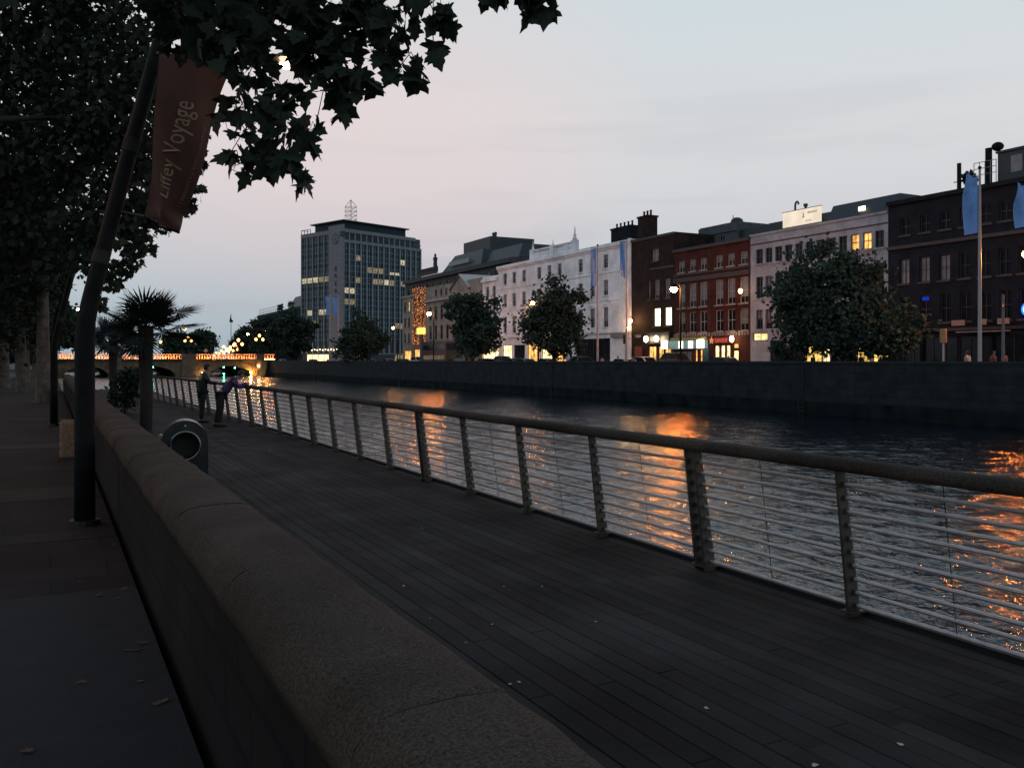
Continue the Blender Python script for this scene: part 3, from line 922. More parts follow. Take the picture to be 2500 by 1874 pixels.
# billboard on the roof edge
xa, xb = h.x(1911), h.x(2003)
bz0, bz1 = 15.02 + .05, 16.58
yb, _ = on_x(1911, FX)
bb = thing('billboard', 'floodlit cream billboard on the roof edge of the grey house', 'billboard', (FX, h.yl - xa, 0), R(-90))
bw = xb - xa
M_BOARD = emit('glowing_billboard_sheet', (1, .84, .66), .92, .10, .5)  # floodlight on the sheet put in as the sheet's own glow
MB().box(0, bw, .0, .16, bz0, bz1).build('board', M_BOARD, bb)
b = MB()
for x in np.linspace(.3, bw - .3, 5):
    b.box(x - .04, x + .04, .162, .25, 14.4, bz1); b.tube([(x, .25, bz1 - .2), (x, 1.3, 14.3)], .03, 5)
b.box(-.05, bw + .05, -.02, .18, bz0 - .07, bz0 - .003); b.box(-.05, bw + .05, -.03, .19, bz1 + .003, bz1 + .06)
b.build('frame', M_DARKSTEEL, bb)
for body, sz, xx, zz, mm, sh in (('ABIGAILS', .30, bw * .655, bz1 - .50, mat('brown_print', (.09, .035, .02), .7), .3), ('HOSTEL', .17, bw * .62, bz0 + .28, mat('tan_print', (.33, .24, .10), .7), .2)):
    vs, fs, w = text_verts(body, sz, .004, sh, .004)
    k = bw * (.27 if sz > .2 else .15) / w
    MB().add([(xx + v.x * k, -.006 + v.z * .5, zz + v.y) for v in vs], fs).build('lettering', mm, bb)
fx0 = bw * .555
MB().prism([(fx0, bz1 - .30), (fx0 + .07, bz1 - .42), (fx0 + .05, bz1 - .55), (fx0 + .14, bz1 - .85), (fx0 + .04, bz1 - .78), (fx0 - .18, bz1 - .88), (fx0 - .02, bz1 - .66), (fx0 - .05, bz1 - .45)], -.012, -.002, 'y').build('emblem', mat('orange_print', (.5, .12, .03), .7), bb)
b = MB().tube([(bw * .22, .6, 15.5), (bw * .22, .6, 17.25), (bw * .235, .6, 17.5), (bw * .27, .6, 17.6), (bw * .30, .6, 17.5), (bw * .31, .6, 17.3)], .10, 8)
b.lathe([(.12, 0), (.12, 1.2), (.22, 1.3), (.2, 1.5)], (bw * .50, .6, 15.7), 8)
h.part(MB().add([(v[0] + xa, v[1], v[2] - ZR) for v in b.v], b.f), 'flue_pipe', M_SLATE)

# ---- dark brick corner on the right
h = House('dark_brick_house', 'dark sooty brick house with roof railing behind the nearest flagpole', 2168.6, 2760, top=15.55, depth=14)
for i in range(9):
    px = 2208 + 49 * i
    h.at_px(px, 1.0, 7.75, 9.85, pane=M_GLASSDK if i > 2 else M_BLIND, frame=M_FRAMEDK, blind=0)
    h.at_px(px + 2, 1.0, 11.9, 13.4, frame=M_FRAMEDK, blind=0, pane=M_GLASSDK)
    h.at_px(px + 2, 1.0, 4.3, 6.6, frame=M_FRAMEDK, blind=0, pane=M_GLASSDK)
for px, w in ((2215, 3.0), (2290, 3.4), (2380, 3.0), (2460, 2.6), (2560, 3.0)):
    h.at_px(px, w, .15, 3.1, frame=M_FRAMEDK, nosill=True, name='shop_window', nv=2, plain=True)
h.walls(M_BRICKDK).windows(sill=M_TRIMDK)
h.band(10.75, .28, .22, M_TRIMDK, 'string_course'); h.band(14.6, .35, .3, M_BRICKDK, 'cornice')
h.band(3.55, .25, .3, M_SHOPDK, 'shop_fascia')
h.part(MB().box(h.x(2347), h.x(2474), -.7, -.31, 3.38, 3.46), 'awning_rail', M_STONETRIM)
for a, b_ in ((2330, 2362), (2395, 2415), (2442, 2471)):
    h.part(MB().box(h.x(a), h.x(b_), -.36, -.31, 3.95, 4.4), 'shop_sign', mat('pale_sign_board', (.30, .20, .17), .7))
h.part(MB().box(h.x(2245), h.x(2264), .20, .215, 6.2, 6.5), 'blue_light', emit('blue_neon', (.01, .07, 1), .5))
# penthouse, railing and aerials on the roof
x0 = h.x(2416)
g = MB(); g.box(x0, h.L - .5, 1.0, 9, 15.06, 17.4); pent = h.part(g, 'penthouse', M_SLATE)
MB().box(x0 + 1.1, x0 + 2.0, .96, .998, 15.7, 17.0).build('door', M_BLIND, pent)
MB().box(x0 - .1, h.L - .4, .85, 9.1, 17.4, 17.55).build('penthouse_roof', M_SLATE, pent)
xr0, xr1 = h.x(2362), x0
b = MB()
for z in (15.95, 16.45, 16.95):
    b.tube([(xr0, .8, z), (xr1, .8, z)], .03, 5)
for x in np.linspace(xr0, xr1, 5):
    b.tube([(x, .8, 15.0), (x, .8, 16.96)], .03, 5)
h.part(b, 'roof_railing', mat('galvanised_rail', (.22, .25, .28), .5, metal=.5))
h.part(MB().box(h.x(2322) - .13, h.x(2322) + .13, .9, 1.1, 15.0, 17.3).tube([(h.x(2322) - .5, 1, 15.8), (h.x(2322) + .9, 1, 15.8)], .04, 5), 'aerial', M_POLE)
rr = random.Random(5); b = MB()
for i in range(140):
    p = Vector((rr.gauss(0, 1), rr.gauss(0, 1), rr.gauss(0, 1))).normalized() * (.62 * rr.random() ** .4)
    c = Vector((h.x(2341), 1.3, 15.95)) + p
    u = Vector((rr.gauss(0, 1), rr.gauss(0, 1), rr.gauss(0, 1))).normalized() * .16
    v = u.cross(Vector((rr.gauss(0, 1), rr.gauss(0, 1), rr.gauss(0, 1)))).normalized() * .12
    b.quad(c - u - v, c + u - v, c + u + v, c - u + v)
h.part(b, 'roof_shrub', M_LEAFFAR)
h.part(MB().box(h.x(2393) - .2, h.x(2393) + .2, .9, 1.2, 15.0, 18.0), 'vent_stack', M_POLE)
h.part(MB().ball((h.x(2412), 1.2, 18.0), .45, 10, 8, .8), 'satellite_dish', M_POLE)
# round blue sign
o = MB().lathe([(.01, 0), (.52, 0), (.52, .1), (.01, .1)], (0, 0, 0), 24)
x = h.x(2527)
rs = thing('round_sign', 'round glowing blue and white sign on a bracket of the dark brick house', 'sign', (FX, h.yl - x, 4.95 + ZR), R(-90))
MB().add([(v[1], v[0] * 1 - .85, v[2] - .05) if False else (v[0], -.85 + v[2], v[1]) for v in o.v], o.f).build('rim', emit('blue_sign_rim', (.01, .12, 1), 3.5), rs)
o = MB().lathe([(.01, 0), (.36, 0), (.36, .03), (.01, .03)], (0, 0, 0), 24)
MB().add([(v[0], -.855 - v[2], v[1]) for v in o.v], o.f).build('face', emit('pale_sign_face', (.7, .95, 1), 2.0), rs)
MB().tube([(0, 0, .3), (0, -.85, .3)], .03, 5).build('bracket', M_DARKSTEEL, rs)

# ---- cream house with gable, string-lit front, small cream front further on
h = House('cream_house', 'cream house with arched attic windows and a pointed gable', 1041, 1176, top=16.0, depth=11)
for px in (1064, 1077, 1089):
    h.at_px(px, 1.0, 13.4, 14.6, frame=M_FRAMEDK)
for px in (1051, 1064, 1078, 1092, 1108, 1124, 1140, 1158):
    h.at_px(px, 1.2, 8.9, 11.4, frame=M_FRAMEDK); h.at_px(px, 1.2, 5.2, 7.8, frame=M_FRAMEDK)
for px, m_ in ((1052, M_LITSHOP), (1068, M_GLASS), (1084, M_GLASS), (1100, M_LITORANGE), (1120, M_GLASS), (1145, M_GLASS)):
    h.at_px(px, 3.4, .2, 3.2, pane=m_, frame=M_FRAMEDK, nosill=True, name='shop_window', nv=2, plain=True)
h.walls(M_CREAM).windows(sill=M_CREAM)
h.band(12.4, .45, .5, mat('lavender_cornice', (.30, .28, .33), .8), 'cornice'); h.band(4.2, .6, .3, M_SHOPDK, 'shop_fascia')
xg0, xg1 = h.x(1104), h.x(1149)
zg = h.H
h.part(MB().prism([(xg0, 12.86), (xg1, 12.86), (xg1, zg - 1.2), ((xg0 + xg1) / 2, zg + 1.0), (xg0, zg - 1.2)], -.25, -.003, 'y'), 'gable', M_CREAM)
h.part(MB().prism([((xg0 + xg1) / 2, zg + 1.0), (xg1 + .3, zg - 1.4), (xg1 + .3, zg - 1.1), ((xg0 + xg1) / 2, zg + 1.3)], -.45, 6, 'y'), 'gable_roof', mat('pale_roof_sheet', (.42, .42, .40), .5))
h.part(MB().prism([(xg0 - .3, zg - 1.4), ((xg0 + xg1) / 2, zg + 1.0), ((xg0 + xg1) / 2, zg + 1.3), (xg0 - .3, zg - 1.1)], -.45, 6, 'y'), 'gable_roof', M_SLATE)
for px, m_ in ((1048.5, 'pale_red_sign'), (1100, 'bright_red_sign')):
    h.part(MB().box(h.x(px) - .9, h.x(px) + .9, -.5, -.305, 3.3, 4.3), 'shop_sign', emit(m_, (1, .13, .07), .35))

h = House('string_lit_house', 'narrow house front draped with glowing orange string lights', 1008, 1040.4, top=16.2, depth=10)
for x in (1.3, 3.4, 5.4):
    for z in (5.4, 8.6, 11.8):
        if x < h.L - .6: h.opening(x, .9, z, z + 1.9, frame=M_FRAMEDK)
h.opening(h.L / 2, h.L * .8, .2, 3.4, pane=M_LITORANGE, frame=M_FRAMEDK, nosill=True, name='shop_window', nv=3, plain=True)
h.walls(mat('ochre_stucco', (.20, .12, .06), .8)).windows()
M_BULB = emit('string_bulb', (1, .27, .05), 3.0)
b = MB(); rr = random.Random(11)
nx = 9
for i in range(nx):
    x = .3 + (h.L - .6) * i / (nx - 1)
    for k in range(30):
        z = 4.6 + 11.3 * k / 30 + rr.uniform(-.15, .15)
        if rr.random() < .62:
            c = (x + rr.uniform(-.12, .12), -.12, z); r = rr.uniform(.05, .085)
            b.add([(c[0] - r, c[1], c[2]), (c[0] + r, c[1], c[2]), (c[0], c[1] - r, c[2]), (c[0], c[1] + r, c[2]), (c[0], c[1], c[2] - r), (c[0], c[1], c[2] + r)],
                  [(0, 2, 5), (2, 1, 5), (1, 3, 5), (3, 0, 5), (2, 0, 4), (1, 2, 4), (3, 1, 4), (0, 3, 4)])
h.part(b, 'string_lights', M_BULB)
h.part(MB().box(h.L * .42, h.L * .95, -.35, -.01, 6.4, 7.6), 'lit_sign', emit('yellow_lit_sign', (1, .62, .12), 2.2, .4, 1.5))
h = House('pale_house', 'slim pale house between the office tower and the string-lit front', 983, 1007.4, top=15.2, depth=10)
for x in (1.4, 3.6, 5.8):
    for z in (4.8, 8.0, 11.2):
        if x < h.L - .6: h.opening(x, 1.0, z, z + 1.9, frame=M_FRAMEDK, pane=M_LITSHOP if (x < 4 and x > 3 and z > 11) else M_GLASS)
h.opening(h.L / 2, h.L * .7, .2, 3.2, pane=M_LITORANGE, frame=M_FRAMEDK, nosill=True, name='shop_window', nv=3, plain=True)
h.walls(M_CREAM).windows(sill=M_CREAM); h.band(14, .4, .3, M_CREAM, 'cornice')

# ---- domed bank block behind
h = House('domed_block', 'dark stone block with mansard roof and rooftop statue behind the cream house', 990, 1250, X=81, top=22.4, depth=22)
for i in range(14):
    x = 2.5 + i * (h.L - 5) / 13
    h.opening(x, 1.5, 17.6, 19.6, frame=M_FRAMEDK); h.opening(x, 1.5, 12.6, 15.6, frame=M_FRAMEDK)
h.walls(mat('sooty_ashlar', (.05, .05, .055), .85, .3, 1)).windows(sill=M_TRIMDK)
h.band(20.6, .8, .8, M_TRIMDK, 'cornice'); h.band(16.2, .4, .4, M_TRIMDK, 'string_course')
b = MB(); xa, xb = h.x(1016), h.x(1064)
b.box(xa, xb, .2, .5, 21.9, 22.5); b.box(xa, xb, .15, .55, 23.35, 23.6)
for i in range(26):
    b.box(xa + (xb - xa) * (i + .2) / 26, xa + (xb - xa) * (i + .65) / 26, .25, .45, 22.5, 23.35)
h.part(b, 'roof_balustrade', M_TRIMDK)
st = MB().lathe([(.7, 0), (.7, 1.0), (.45, 1.05), (.5, 1.6), (.42, 2.3), (.55, 2.9), (.5, 3.3), (.2, 3.5), (.28, 3.75), (.26, 4.05), (.05, 4.25)], (h.x(1057), .6, 22.5), 10)
h.part(st, 'statue', M_TRIMDK, smooth=True)
xa, xb = h.x(1070), h.x(1164)
def frustum(xa, xb, ya, yb, z0, z1, ix, iy):
    return MB().add([(xa, ya, z0), (xb, ya, z0), (xb, yb, z0), (xa, yb, z0), (xa + ix, ya + iy, z1), (xb - ix, ya + iy, z1), (xb - ix, yb - iy, z1), (xa + ix, yb - iy, z1)],
                    [(3, 2, 1, 0), (4, 5, 6, 7), (0, 1, 5, 4), (1, 2, 6, 5), (2, 3, 7, 6), (3, 0, 4, 7)])
h.part(frustum(xa, xb, 1, 18, 21.9, 25.6, 3.0, 2.0), 'mansard_roof', M_SLATE)
h.part(MB().box(xa + (xb - xa) * .2, xa + (xb - xa) * .72, .9, 1.3, 22.9, 23.9), 'roof_window', M_BLIND)
h.part(MB().box(h.x(1084), h.x(1147), 5, 16, 25.6, 28.6), 'roof_block', M_SLATE)
h.part(frustum(xb - 2, h.L - 1, 2, 18, 21.9, 25.0, 2, 2), 'mansard_roof', M_SLATE)
for px in (1126, 1131):
    h.part(MB().lathe([(.3, 0), (.25, .9), (.35, 1.0), (.3, 1.5)], (h.x(px), 8, 28.6), 8), 'chimney_pot', M_SLATE)

# ---- office tower
e_x = (.665 * CS + .747 * SN, -.665 * SN + .747 * CS)
TROT = math.atan2(e_x[1], e_x[0])
C0 = W(838, 880, 280)
tw = thing('office_tower', 'tall glazed office tower with clock pylon and lit windows', 'building', (C0.x, C0.y, ZR), TROT)
LX, LY, NFX, NFY = 33.0, 22.4, 14, 5
TZ = 39.2 - ZR + .0
FH = 3.55
M_TCON = mat('tower_mosaic_cladding', (.16, .18, .205), .8, .2, 1.5)
M_TGLASS = mat('tower_glass', (.009, .034, .050), .2, .5, .5, spec=.22)
M_TSPAN = mat('tower_spandrel', (.010, .030, .042), .5, .3, .8, spec=.15)
M_MULL = mat('tower_mullion', (.24, .30, .34), .6, .1, 2)
b = MB(); b.box(.35, LX, .35, LY, 0, 42.6); b.build('core', M_SLATE, tw)
PX0 = 6.9                                            # pylon takes the first metres of the left-hand face
def bay(face, i, z_lo, z_hi):
    """Glazed strip of one bay: window over spandrel on each floor."""
    b = MB()
    if face == 'x':
        w = LX / NFX; a, c = w * i, w * (i + 1)
        P = lambda u, o, z: (u, o, z)
    else:
        w = (LY - PX0) / NFY; a, c = PX0 + w * i, PX0 + w * (i + 1)
        P = lambda u, o, z: (o, u, z)
    z = z_hi
    def panel(u0, u1, o, za, zb, m_):
        b.cur = m_
        q = [P(u0, o, za), P(u1, o, za), P(u1, o, zb), P(u0, o, zb)]
        b.quad(*(q if face == 'x' else q[::-1]))
    while z - FH > z_lo - .1:
        for u0, u1 in ((a + .1, (a + c) / 2 - .05), ((a + c) / 2 + .05, c - .1)):
            panel(u0, u1, .22, z - 1.8, z - .05, 0)
            panel(u0, u1, .20, z - FH + .05, z - 1.86, 1)
        b.cur = 2
        for zz, t in ((z, .05), (z - 1.83, .05)):
            q = (a, c, .08, .24, zz - t, zz + t) if face == 'x' else (.08, .24, a, c, zz - t, zz + t)
            b.box(*q)
        m2 = (a + c) / 2
        q = (m2 - .045, m2 + .045, .1, .24, z - FH, z) if face == 'x' else (.1, .24, m2 - .045, m2 + .045, z - FH, z)
        b.box(*q)
        z -= FH
    return b
for i in range(NFX):
    bay('x', i, 3.6, TZ).build('window_bay', [M_TGLASS, M_TSPAN, M_MULL], tw)
for i in range(NFY):
    bay('y', i, 3.6, TZ + 3.0).build('window_bay', [M_TGLASS, M_TSPAN, M_MULL], tw)
wx, wy = LX / NFX, (LY - PX0) / NFY
for i in range(NFX + 1):
    MB().box(wx * i - .15, wx * i + .15, -.22, .3, 3.4, TZ - .01).build('mullion', M_MULL, tw)
for i in range(NFY + 1):
    u = PX0 + wy * i
    MB().box(-.16, .3, u - .11, u + .11, 3.4, TZ + 3.05).build('mullion', M_MULL, tw)
LB = LX - 2.6
MB().box(-.02, LX + .1, -.28, .34, TZ, TZ + .95).build('concrete_band', M_TCON, tw)
g = MB()
for i in range(13):
    w = LB / 13
    g.cur = 0
    for u0 in (w * i + .12, w * i + w / 2 + .06):
        g.quad((u0, .2, TZ + 1.0), (u0 + w / 2 - .18, .2, TZ + 1.0), (u0 + w / 2 - .18, .2, TZ + 3.2), (u0, .2, TZ + 3.2))
    g.cur = 1
    g.box(w * i - .1, w * i + .1, -.15, .24, TZ + .952, TZ + 3.25)
g.build('top_windows', [M_TGLASS, M_MULL], tw)
MB().box(0, LB, -.28, .34, TZ + 3.25, TZ + 4.4).build('parapet', M_TCON, tw)
MB().box(-.25, .3, PX0, LY, TZ + 3.1, TZ + 4.4).build('parapet', M_TCON, tw)
MB().box(LB, LX, .36, LY, TZ + .953, TZ + 1.5).build('roof_terrace', M_SLATE, tw)
MB().box(1.5, LB - 3, 1.5, LY - 5.5, TZ + 3.9, TZ + 7.0).build('penthouse', M_TSPAN, tw)
MB().box(.3, LB - 2.2, .4, LY - 4.4, TZ + 7.0, TZ + 7.35).build('roof_slab', M_SLATE, tw)
b = MB()
for y in np.linspace(LY - 5, LY, 4):
    b.box(-.1, .08, y - .07, y + .07, TZ + 4.4, TZ + 5.7)
b.box(-.1, .08, LY - 5, LY, TZ + 5.7, TZ + 5.85); b.box(-.1, 3, LY - .15, LY, TZ + 5.7, TZ + 5.85)
for x in np.linspace(LB, LX, 4): b.box(x - .05, x + .05, .1, .2, TZ + 1.5, TZ + 2.3)
b.build('roof_rail', M_MULL, tw)
MB().box(-.55, .34, -.3, PX0, 0, TZ + 5.6).build('pylon', M_TCON, tw)
# clock on the pylon (faces -x)
cy, cz = PX0 * .45, TZ + 1.2
b = MB()
for i in range(12):
    a = 2 * math.pi * i / 12
    b.box(-.62, -.552, cy + 1.55 * math.sin(a) - .22, cy + 1.55 * math.sin(a) + .22, cz + 1.55 * math.cos(a) - .22, cz + 1.55 * math.cos(a) + .22)
for ang, ln in ((R(200), 1.25), (R(215), .85)):
    d = Vector((0, math.sin(ang), math.cos(ang))); p = Vector((-.66, cy, cz))
    b.tube([p, p + d * ln], .10, 5)
b.tube([(-.66, cy, cz), (-.66, cy - .1, cz + .6)], .09, 5)
b.build('clock', M_SLATE, tw)
for k, (w, hh) in enumerate(((1.0, 1.5), (1.0, 1.4), (.6, 1.6), (.95, 1.4), (.9, 1.4))):
    zc = TZ - 8.2 - 2.35 * k
    poly = [(cy - w / 2, zc - hh / 2), (cy + w / 2, zc - hh / 2 + (.3 if k == 1 else 0)), (cy + w / 2, zc + hh / 2), (cy - w / 2 + (.25 if k % 2 else 0), zc + hh / 2), (cy - w / 2, zc)]
    MB().prism(poly, -.66, -.552, 'x').build('sign_letter', M_SLATE, tw)
MB().box(-.9, .3, -.75, .6, TZ + 1.9, TZ + 3.4).build('sign_box', M_SLATE, tw)
def lit(face, i, k, m_, frac=(0, 1), top=True):
    z1 = TZ - FH * k - .06; z0 = z1 - 1.72
    if not top: z0, z1 = z0, z0 + .85
    if face == 'x':
        a = wx * i + .17 + (wx - .34) * frac[0]; c = wx * i + .17 + (wx - .34) * frac[1]
        MB().box(a, c, .155, .185, z0, z1).build('lit_window', m_, tw)
    else:
        a = PX0 + wy * i + .14; c = PX0 + wy * (i + 1) - .14
        MB().box(.155, .185, a, c, z0, z1).build('lit_window', m_, tw)
M_LITO = emit('lit_tower_window', (1, .86, .55), .52, .5, 1.6)
for i, k, m_ in ((2, 1, M_LITDIM), (10, 1, M_LITO), (4, 2, M_LITDIM), (5, 2, M_LITDIM), (6, 2, M_LITDIM), (2, 3, M_LITDIM), (5, 3, M_LITDIM),
                 (6, 3, M_LITDIM), (7, 3, M_LITO), (8, 3, M_LITDIM), (10, 3, M_LITDIM), (11, 3, M_LITDIM), (12, 3, M_LITO), (0, 4, M_LITO), (1, 4, M_LITO),
                 (0, 5, M_LITDIM), (1, 5, M_LITDIM), (9, 7, M_LITDIM), (10, 7, M_LITDIM), (11, 7, M_LITDIM)):
    lit('x', i, k, m_)
lit('x', 8, 2, M_LITO, top=False); lit('x', 9, 2, M_LITO, top=False)
for i, k, m_ in ((4, 2.85, M_LITO), (3, 2.85, M_LITO), (2, 2.85, M_LITO), (1, 2.85, M_LITDIM), (0, 2.85, M_LITDIM), (3, 5.85, M_LITO), (1, 5.85, M_LITO), (0, 5.85, M_LITO), (2, 6.85, M_LITDIM)):
    lit('y', i, k - .0, m_)
for i in (1, 2, 3, 9, 10, 11, 12):
    MB().box(wx * i + .2, wx * (i + 1) - .2, .0, .05, .4, 3.1).build('shop_window', M_LITDIM, tw)
M_SMALLBULB = emit('canopy_bulb', (1, .80, .48), 5)
for i in range(15):
    MB().ball((-.75, 1 + i * 1.45, 4.55 + .15 * (i % 2)), .2, 8, 6).build('canopy_bulb', M_SMALLBULB, tw)
for i in (0, 1, 2, 3):
    MB().box(.0, .05, PX0 + wy * i + .2, PX0 + wy * (i + 1) - .2, .4, 3.1).build('shop_window', M_LITSHOP, tw)
MB().box(.1, LX, .1, .3, 3.1, 3.6).build('canopy', M_TCON, tw)
# lattice mast
b = MB(); mx, my, mz = 8.5, 7.0, TZ + 7.35
s_ = 1.35
for k in range(4):
    z0, z1 = mz + k * 1.4, mz + (k + 1) * 1.4
    for cx, cy2 in ((-1, -1), (1, -1), (1, 1), (-1, 1)):
        b.tube([(mx + cx * s_, my + cy2 * s_, z0), (mx + cx * s_, my + cy2 * s_, z1)], .07, 4)
    for (ax, ay), (bx_, by_) in (((-1, -1), (1, -1)), ((1, -1), (1, 1)), ((1, 1), (-1, 1)), ((-1, 1), (-1, -1))):
        b.tube([(mx + ax * s_, my + ay * s_, z0), (mx + bx_ * s_, my + by_ * s_, z1)], .05, 4)
        b.tube([(mx + ax * s_, my + ay * s_, z1), (mx + bx_ * s_, my + by_ * s_, z1)], .06, 4)
for cx, cy2 in ((-1, -1), (1, -1), (1, 1), (-1, 1)):
    b.tube([(mx + cx * s_, my + cy2 * s_, mz + 5.6), (mx, my, mz + 8.0)], .08, 4)
b.build('lattice_mast', mat('mast_steel', (.22, .22, .25), .6), tw)

# ---- far block left of the tower
h = House('far_block', 'dark block with glazed roof railing at the end of the quay beyond the bridge', 628, 742, X=76, top=20.5, depth=18)
for i in range(12):
    x = 3 + i * (h.L - 6) / 11
    for z in (5, 8.6, 12.2, 15.6):
        h.opening(x, 1.6, z, z + 2.1, frame=M_FRAMEDK)
h.walls(M_BRICKDK).windows(); h.band(18.9, .4, .4, M_TRIMDK, 'cornice')
b = MB()
for x in np.linspace(1, h.x(682), 14): b.box(x - .05, x + .05, .5, .6, 19.3, 22.0)
for z in (20.6, 21.95): b.box(1, h.x(682), .5, .6, z, z + .1)
h.part(b, 'roof_rail', M_MULL)
h.part(frustum(h.x(690), h.L, 1, 15, 19.3, 24.5, 3, 3), 'mansard_roof', M_SLATE)
# ------------------------------------------------------------------ street lamps on the far quay
def far_lamp(px, py, label, X=52.5, style='swan', glass=None, arm=.8, r=.34):
    Y, d = on_x(px, X)
    z = zat(py, d)
    # lamp glass hangs over the kerb, the pole stands on the land side of it
    xp = X + arm
    t = thing('street_lamp', label, 'street lamp', (xp, Y, ZR), group='street lamps along the far quay')
    hz = z - ZR
    b = MB()
    b.lathe([(.16, 0), (.16, 1.1), (.10, 1.25), (.085, hz - .6)], (0, 0, 0), 10)
    b.build('pole', M_POLE, t)
    pts = [(0, 0, hz - .6)] + [(-arm * .5 + arm * .5 * math.cos(math.pi * i / 8), 0, hz - .1 + (arm * .75) * math.sin(math.pi * i / 8)) for i in range(9)] + [(-arm, 0, hz + .3)]
    MB().tube(pts, .05, 7).build('arm', M_POLE, t)
    o = MB().lathe([(.05, .42), (.16, .36), (.28, .2), (.31, .12), (.29, .12), (.24, .19)], (-arm, 0, hz), 14).build('lamp_head', M_POLE, t)
    MB().ball((-arm, 0, hz - .05), r, 12, 8, .85).build('lamp_glass', glass or M_LAMPGLASS, o)
    return t
far_lamp(1645, 705, 'orange street lamp on a curved arm in front of the red brick shop houses')
far_lamp(1047, 765, 'orange street lamp beside the string-lit house front', glass=M_LAMPMID)
far_lamp(893, 778, 'orange street lamp shining in front of the office tower tree', r=.24, glass=M_LAMPDIM)
far_lamp(866, 802, 'smaller orange street lamp low in the tree before the office tower', r=.18, glass=M_LAMPDIM)
far_lamp(960, 800, 'orange street lamp to the right of the tree by the office tower', r=.22, glass=M_LAMPDIM)
far_lamp(650, 808, 'orange street lamp just past the end of the bridge', r=.3, arm=1.6)
far_lamp(605, 815, 'farthest orange street lamp beyond the bridge balustrade', r=.3, arm=1.6)
far_lamp(1300, 739, 'orange street lamp glowing through the tree before the white house', r=.24, X=50.0, glass=M_LAMPMID)
far_lamp(2509, 618, 'orange street lamp at the right end of the dark brick house', X=53.5, r=.3)

# three-branch candelabra along the bridge
def candelabra(x, y, zb, label, s=1.0):
    t = thing('bridge_lamp', label, 'street lamp', (x, y, zb), group='three-globe lamps on the bridge')
    MB().lathe([(.3 * s, 0), (.3 * s, .3 * s), (.14 * s, .5 * s), (.09 * s, 2.6 * s), (.12 * s, 3.0 * s), (.05 * s, 3.9 * s)], (0, 0, 0), 10).build('pole', M_POLE, t)
    for dx, dz in ((-.75, 3.1), (.75, 3.1), (0, 3.95)):
        if dx:
            MB().tube([(0, 0, 2.5 * s), (dx * .6 * s, 0, 2.5 * s), (dx * s, 0, 2.75 * s), (dx * s, 0, 2.95 * s)], .05 * s, 6).build('arm', M_POLE, t)
        MB().ball((dx * s, 0, (dz + .15) * s), .30 * s, 10, 8, 1.15).build('globe', M_LAMPBRIDGE, t)
candelabra(30.1, BY + .3, 3.52, 'three-globe lamp on the river pier of the stone bridge nearest the palm')
candelabra(47.4, BY + .3, 3.52, 'three-globe lamp on the end pedestal of the stone bridge by the dark quay wall', 1.15)
candelabra(13.8, BY + .3, 3.52, 'three-globe lamp on the bridge pier hidden behind the palm leaves', 1.0)
for i, (px, d, s_) in enumerate(((528, 330, .9), (541, 310, 1.0), (553, 292, 1.1), (562, 280, 1.2), (571, 270, 1.3), (582, 262, 1.3))):
    P = W(px, 838, d)
    candelabra(P.x, P.y, ZR if P.y > 276 else 2.05, ('%s three-globe lamp of the bright row receding across the bridge' % ('farthest', 'second farthest', 'third farthest', 'third nearest', 'second nearest', 'nearest')[i]), s_ * 1.1)
for px, py, d, lab in ((392, 837, 262, 'warm white lamp glowing behind the palm trunk on the bridge'), (546, 849, 250, 'small orange lamp low over the bridge balustrade'), (452, 806, 300, 'pale twin lamp high behind the right palm fan')):
    P = W(px, py, d)
    zb = ZR if P.y > 276 else 2.05
    t = thing('bridge_lamp', lab, 'street lamp', (P.x, P.y, zb))
    MB().lathe([(.14, 0), (.08, .6), (.07, P.z - zb)], (0, 0, 0), 8).build('pole', M_POLE, t)
    MB().ball((0, 0, P.z - zb + .3), .42, 10, 8).build('globe', M_LAMPBRIDGE, t)

# tall lamps of the near street, beyond the left edge and along the path
def near_lamp(x, y, label, h=7.0, arm=1.0, glass=None, r=.15):
    t = thing('quay_lamp', label, 'street lamp', (x, y, 0), group='sodium lamps along the near quay road')
    MB().lathe([(.15, 0), (.15, 1.0), (.085, 1.2), (.06, h)], (0, 0, 0), 10).build('pole', M_POLE, t)
    MB().tube([(0, 0, h), (arm * .4, 0, h + .35), (arm, 0, h + .4)], .04, 6).build('arm', M_POLE, t)
    o = MB().prism([(arm - .1, h + .34), (arm + .6, h + .34), (arm + .55, h + .5), (arm, h + .52)], -.14, .14, 'y').build('lamp_head', M_POLE, t)
    MB().box(arm + .05, arm + .5, -.10, .10, h + .28, h + .338).build('lamp_glass', glass or M_NEARSOD, o)
M_NEARSOD = emit('near_sodium_glass', (1, .40, .12), 300)
near_lamp(-5.6, 14, 'sodium lamp on a tall pole over the near road beside the dark trees', 6.5)
near_lamp(-5.4, 33, 'second sodium lamp along the near road among the dark trees', 6.5)
near_lamp(-5.2, 55, 'third sodium lamp along the near road past the pale trunk', 6.5)
near_lamp(-4.8, 82, 'distant sodium lamp at the far end of the tree avenue', 6.5)

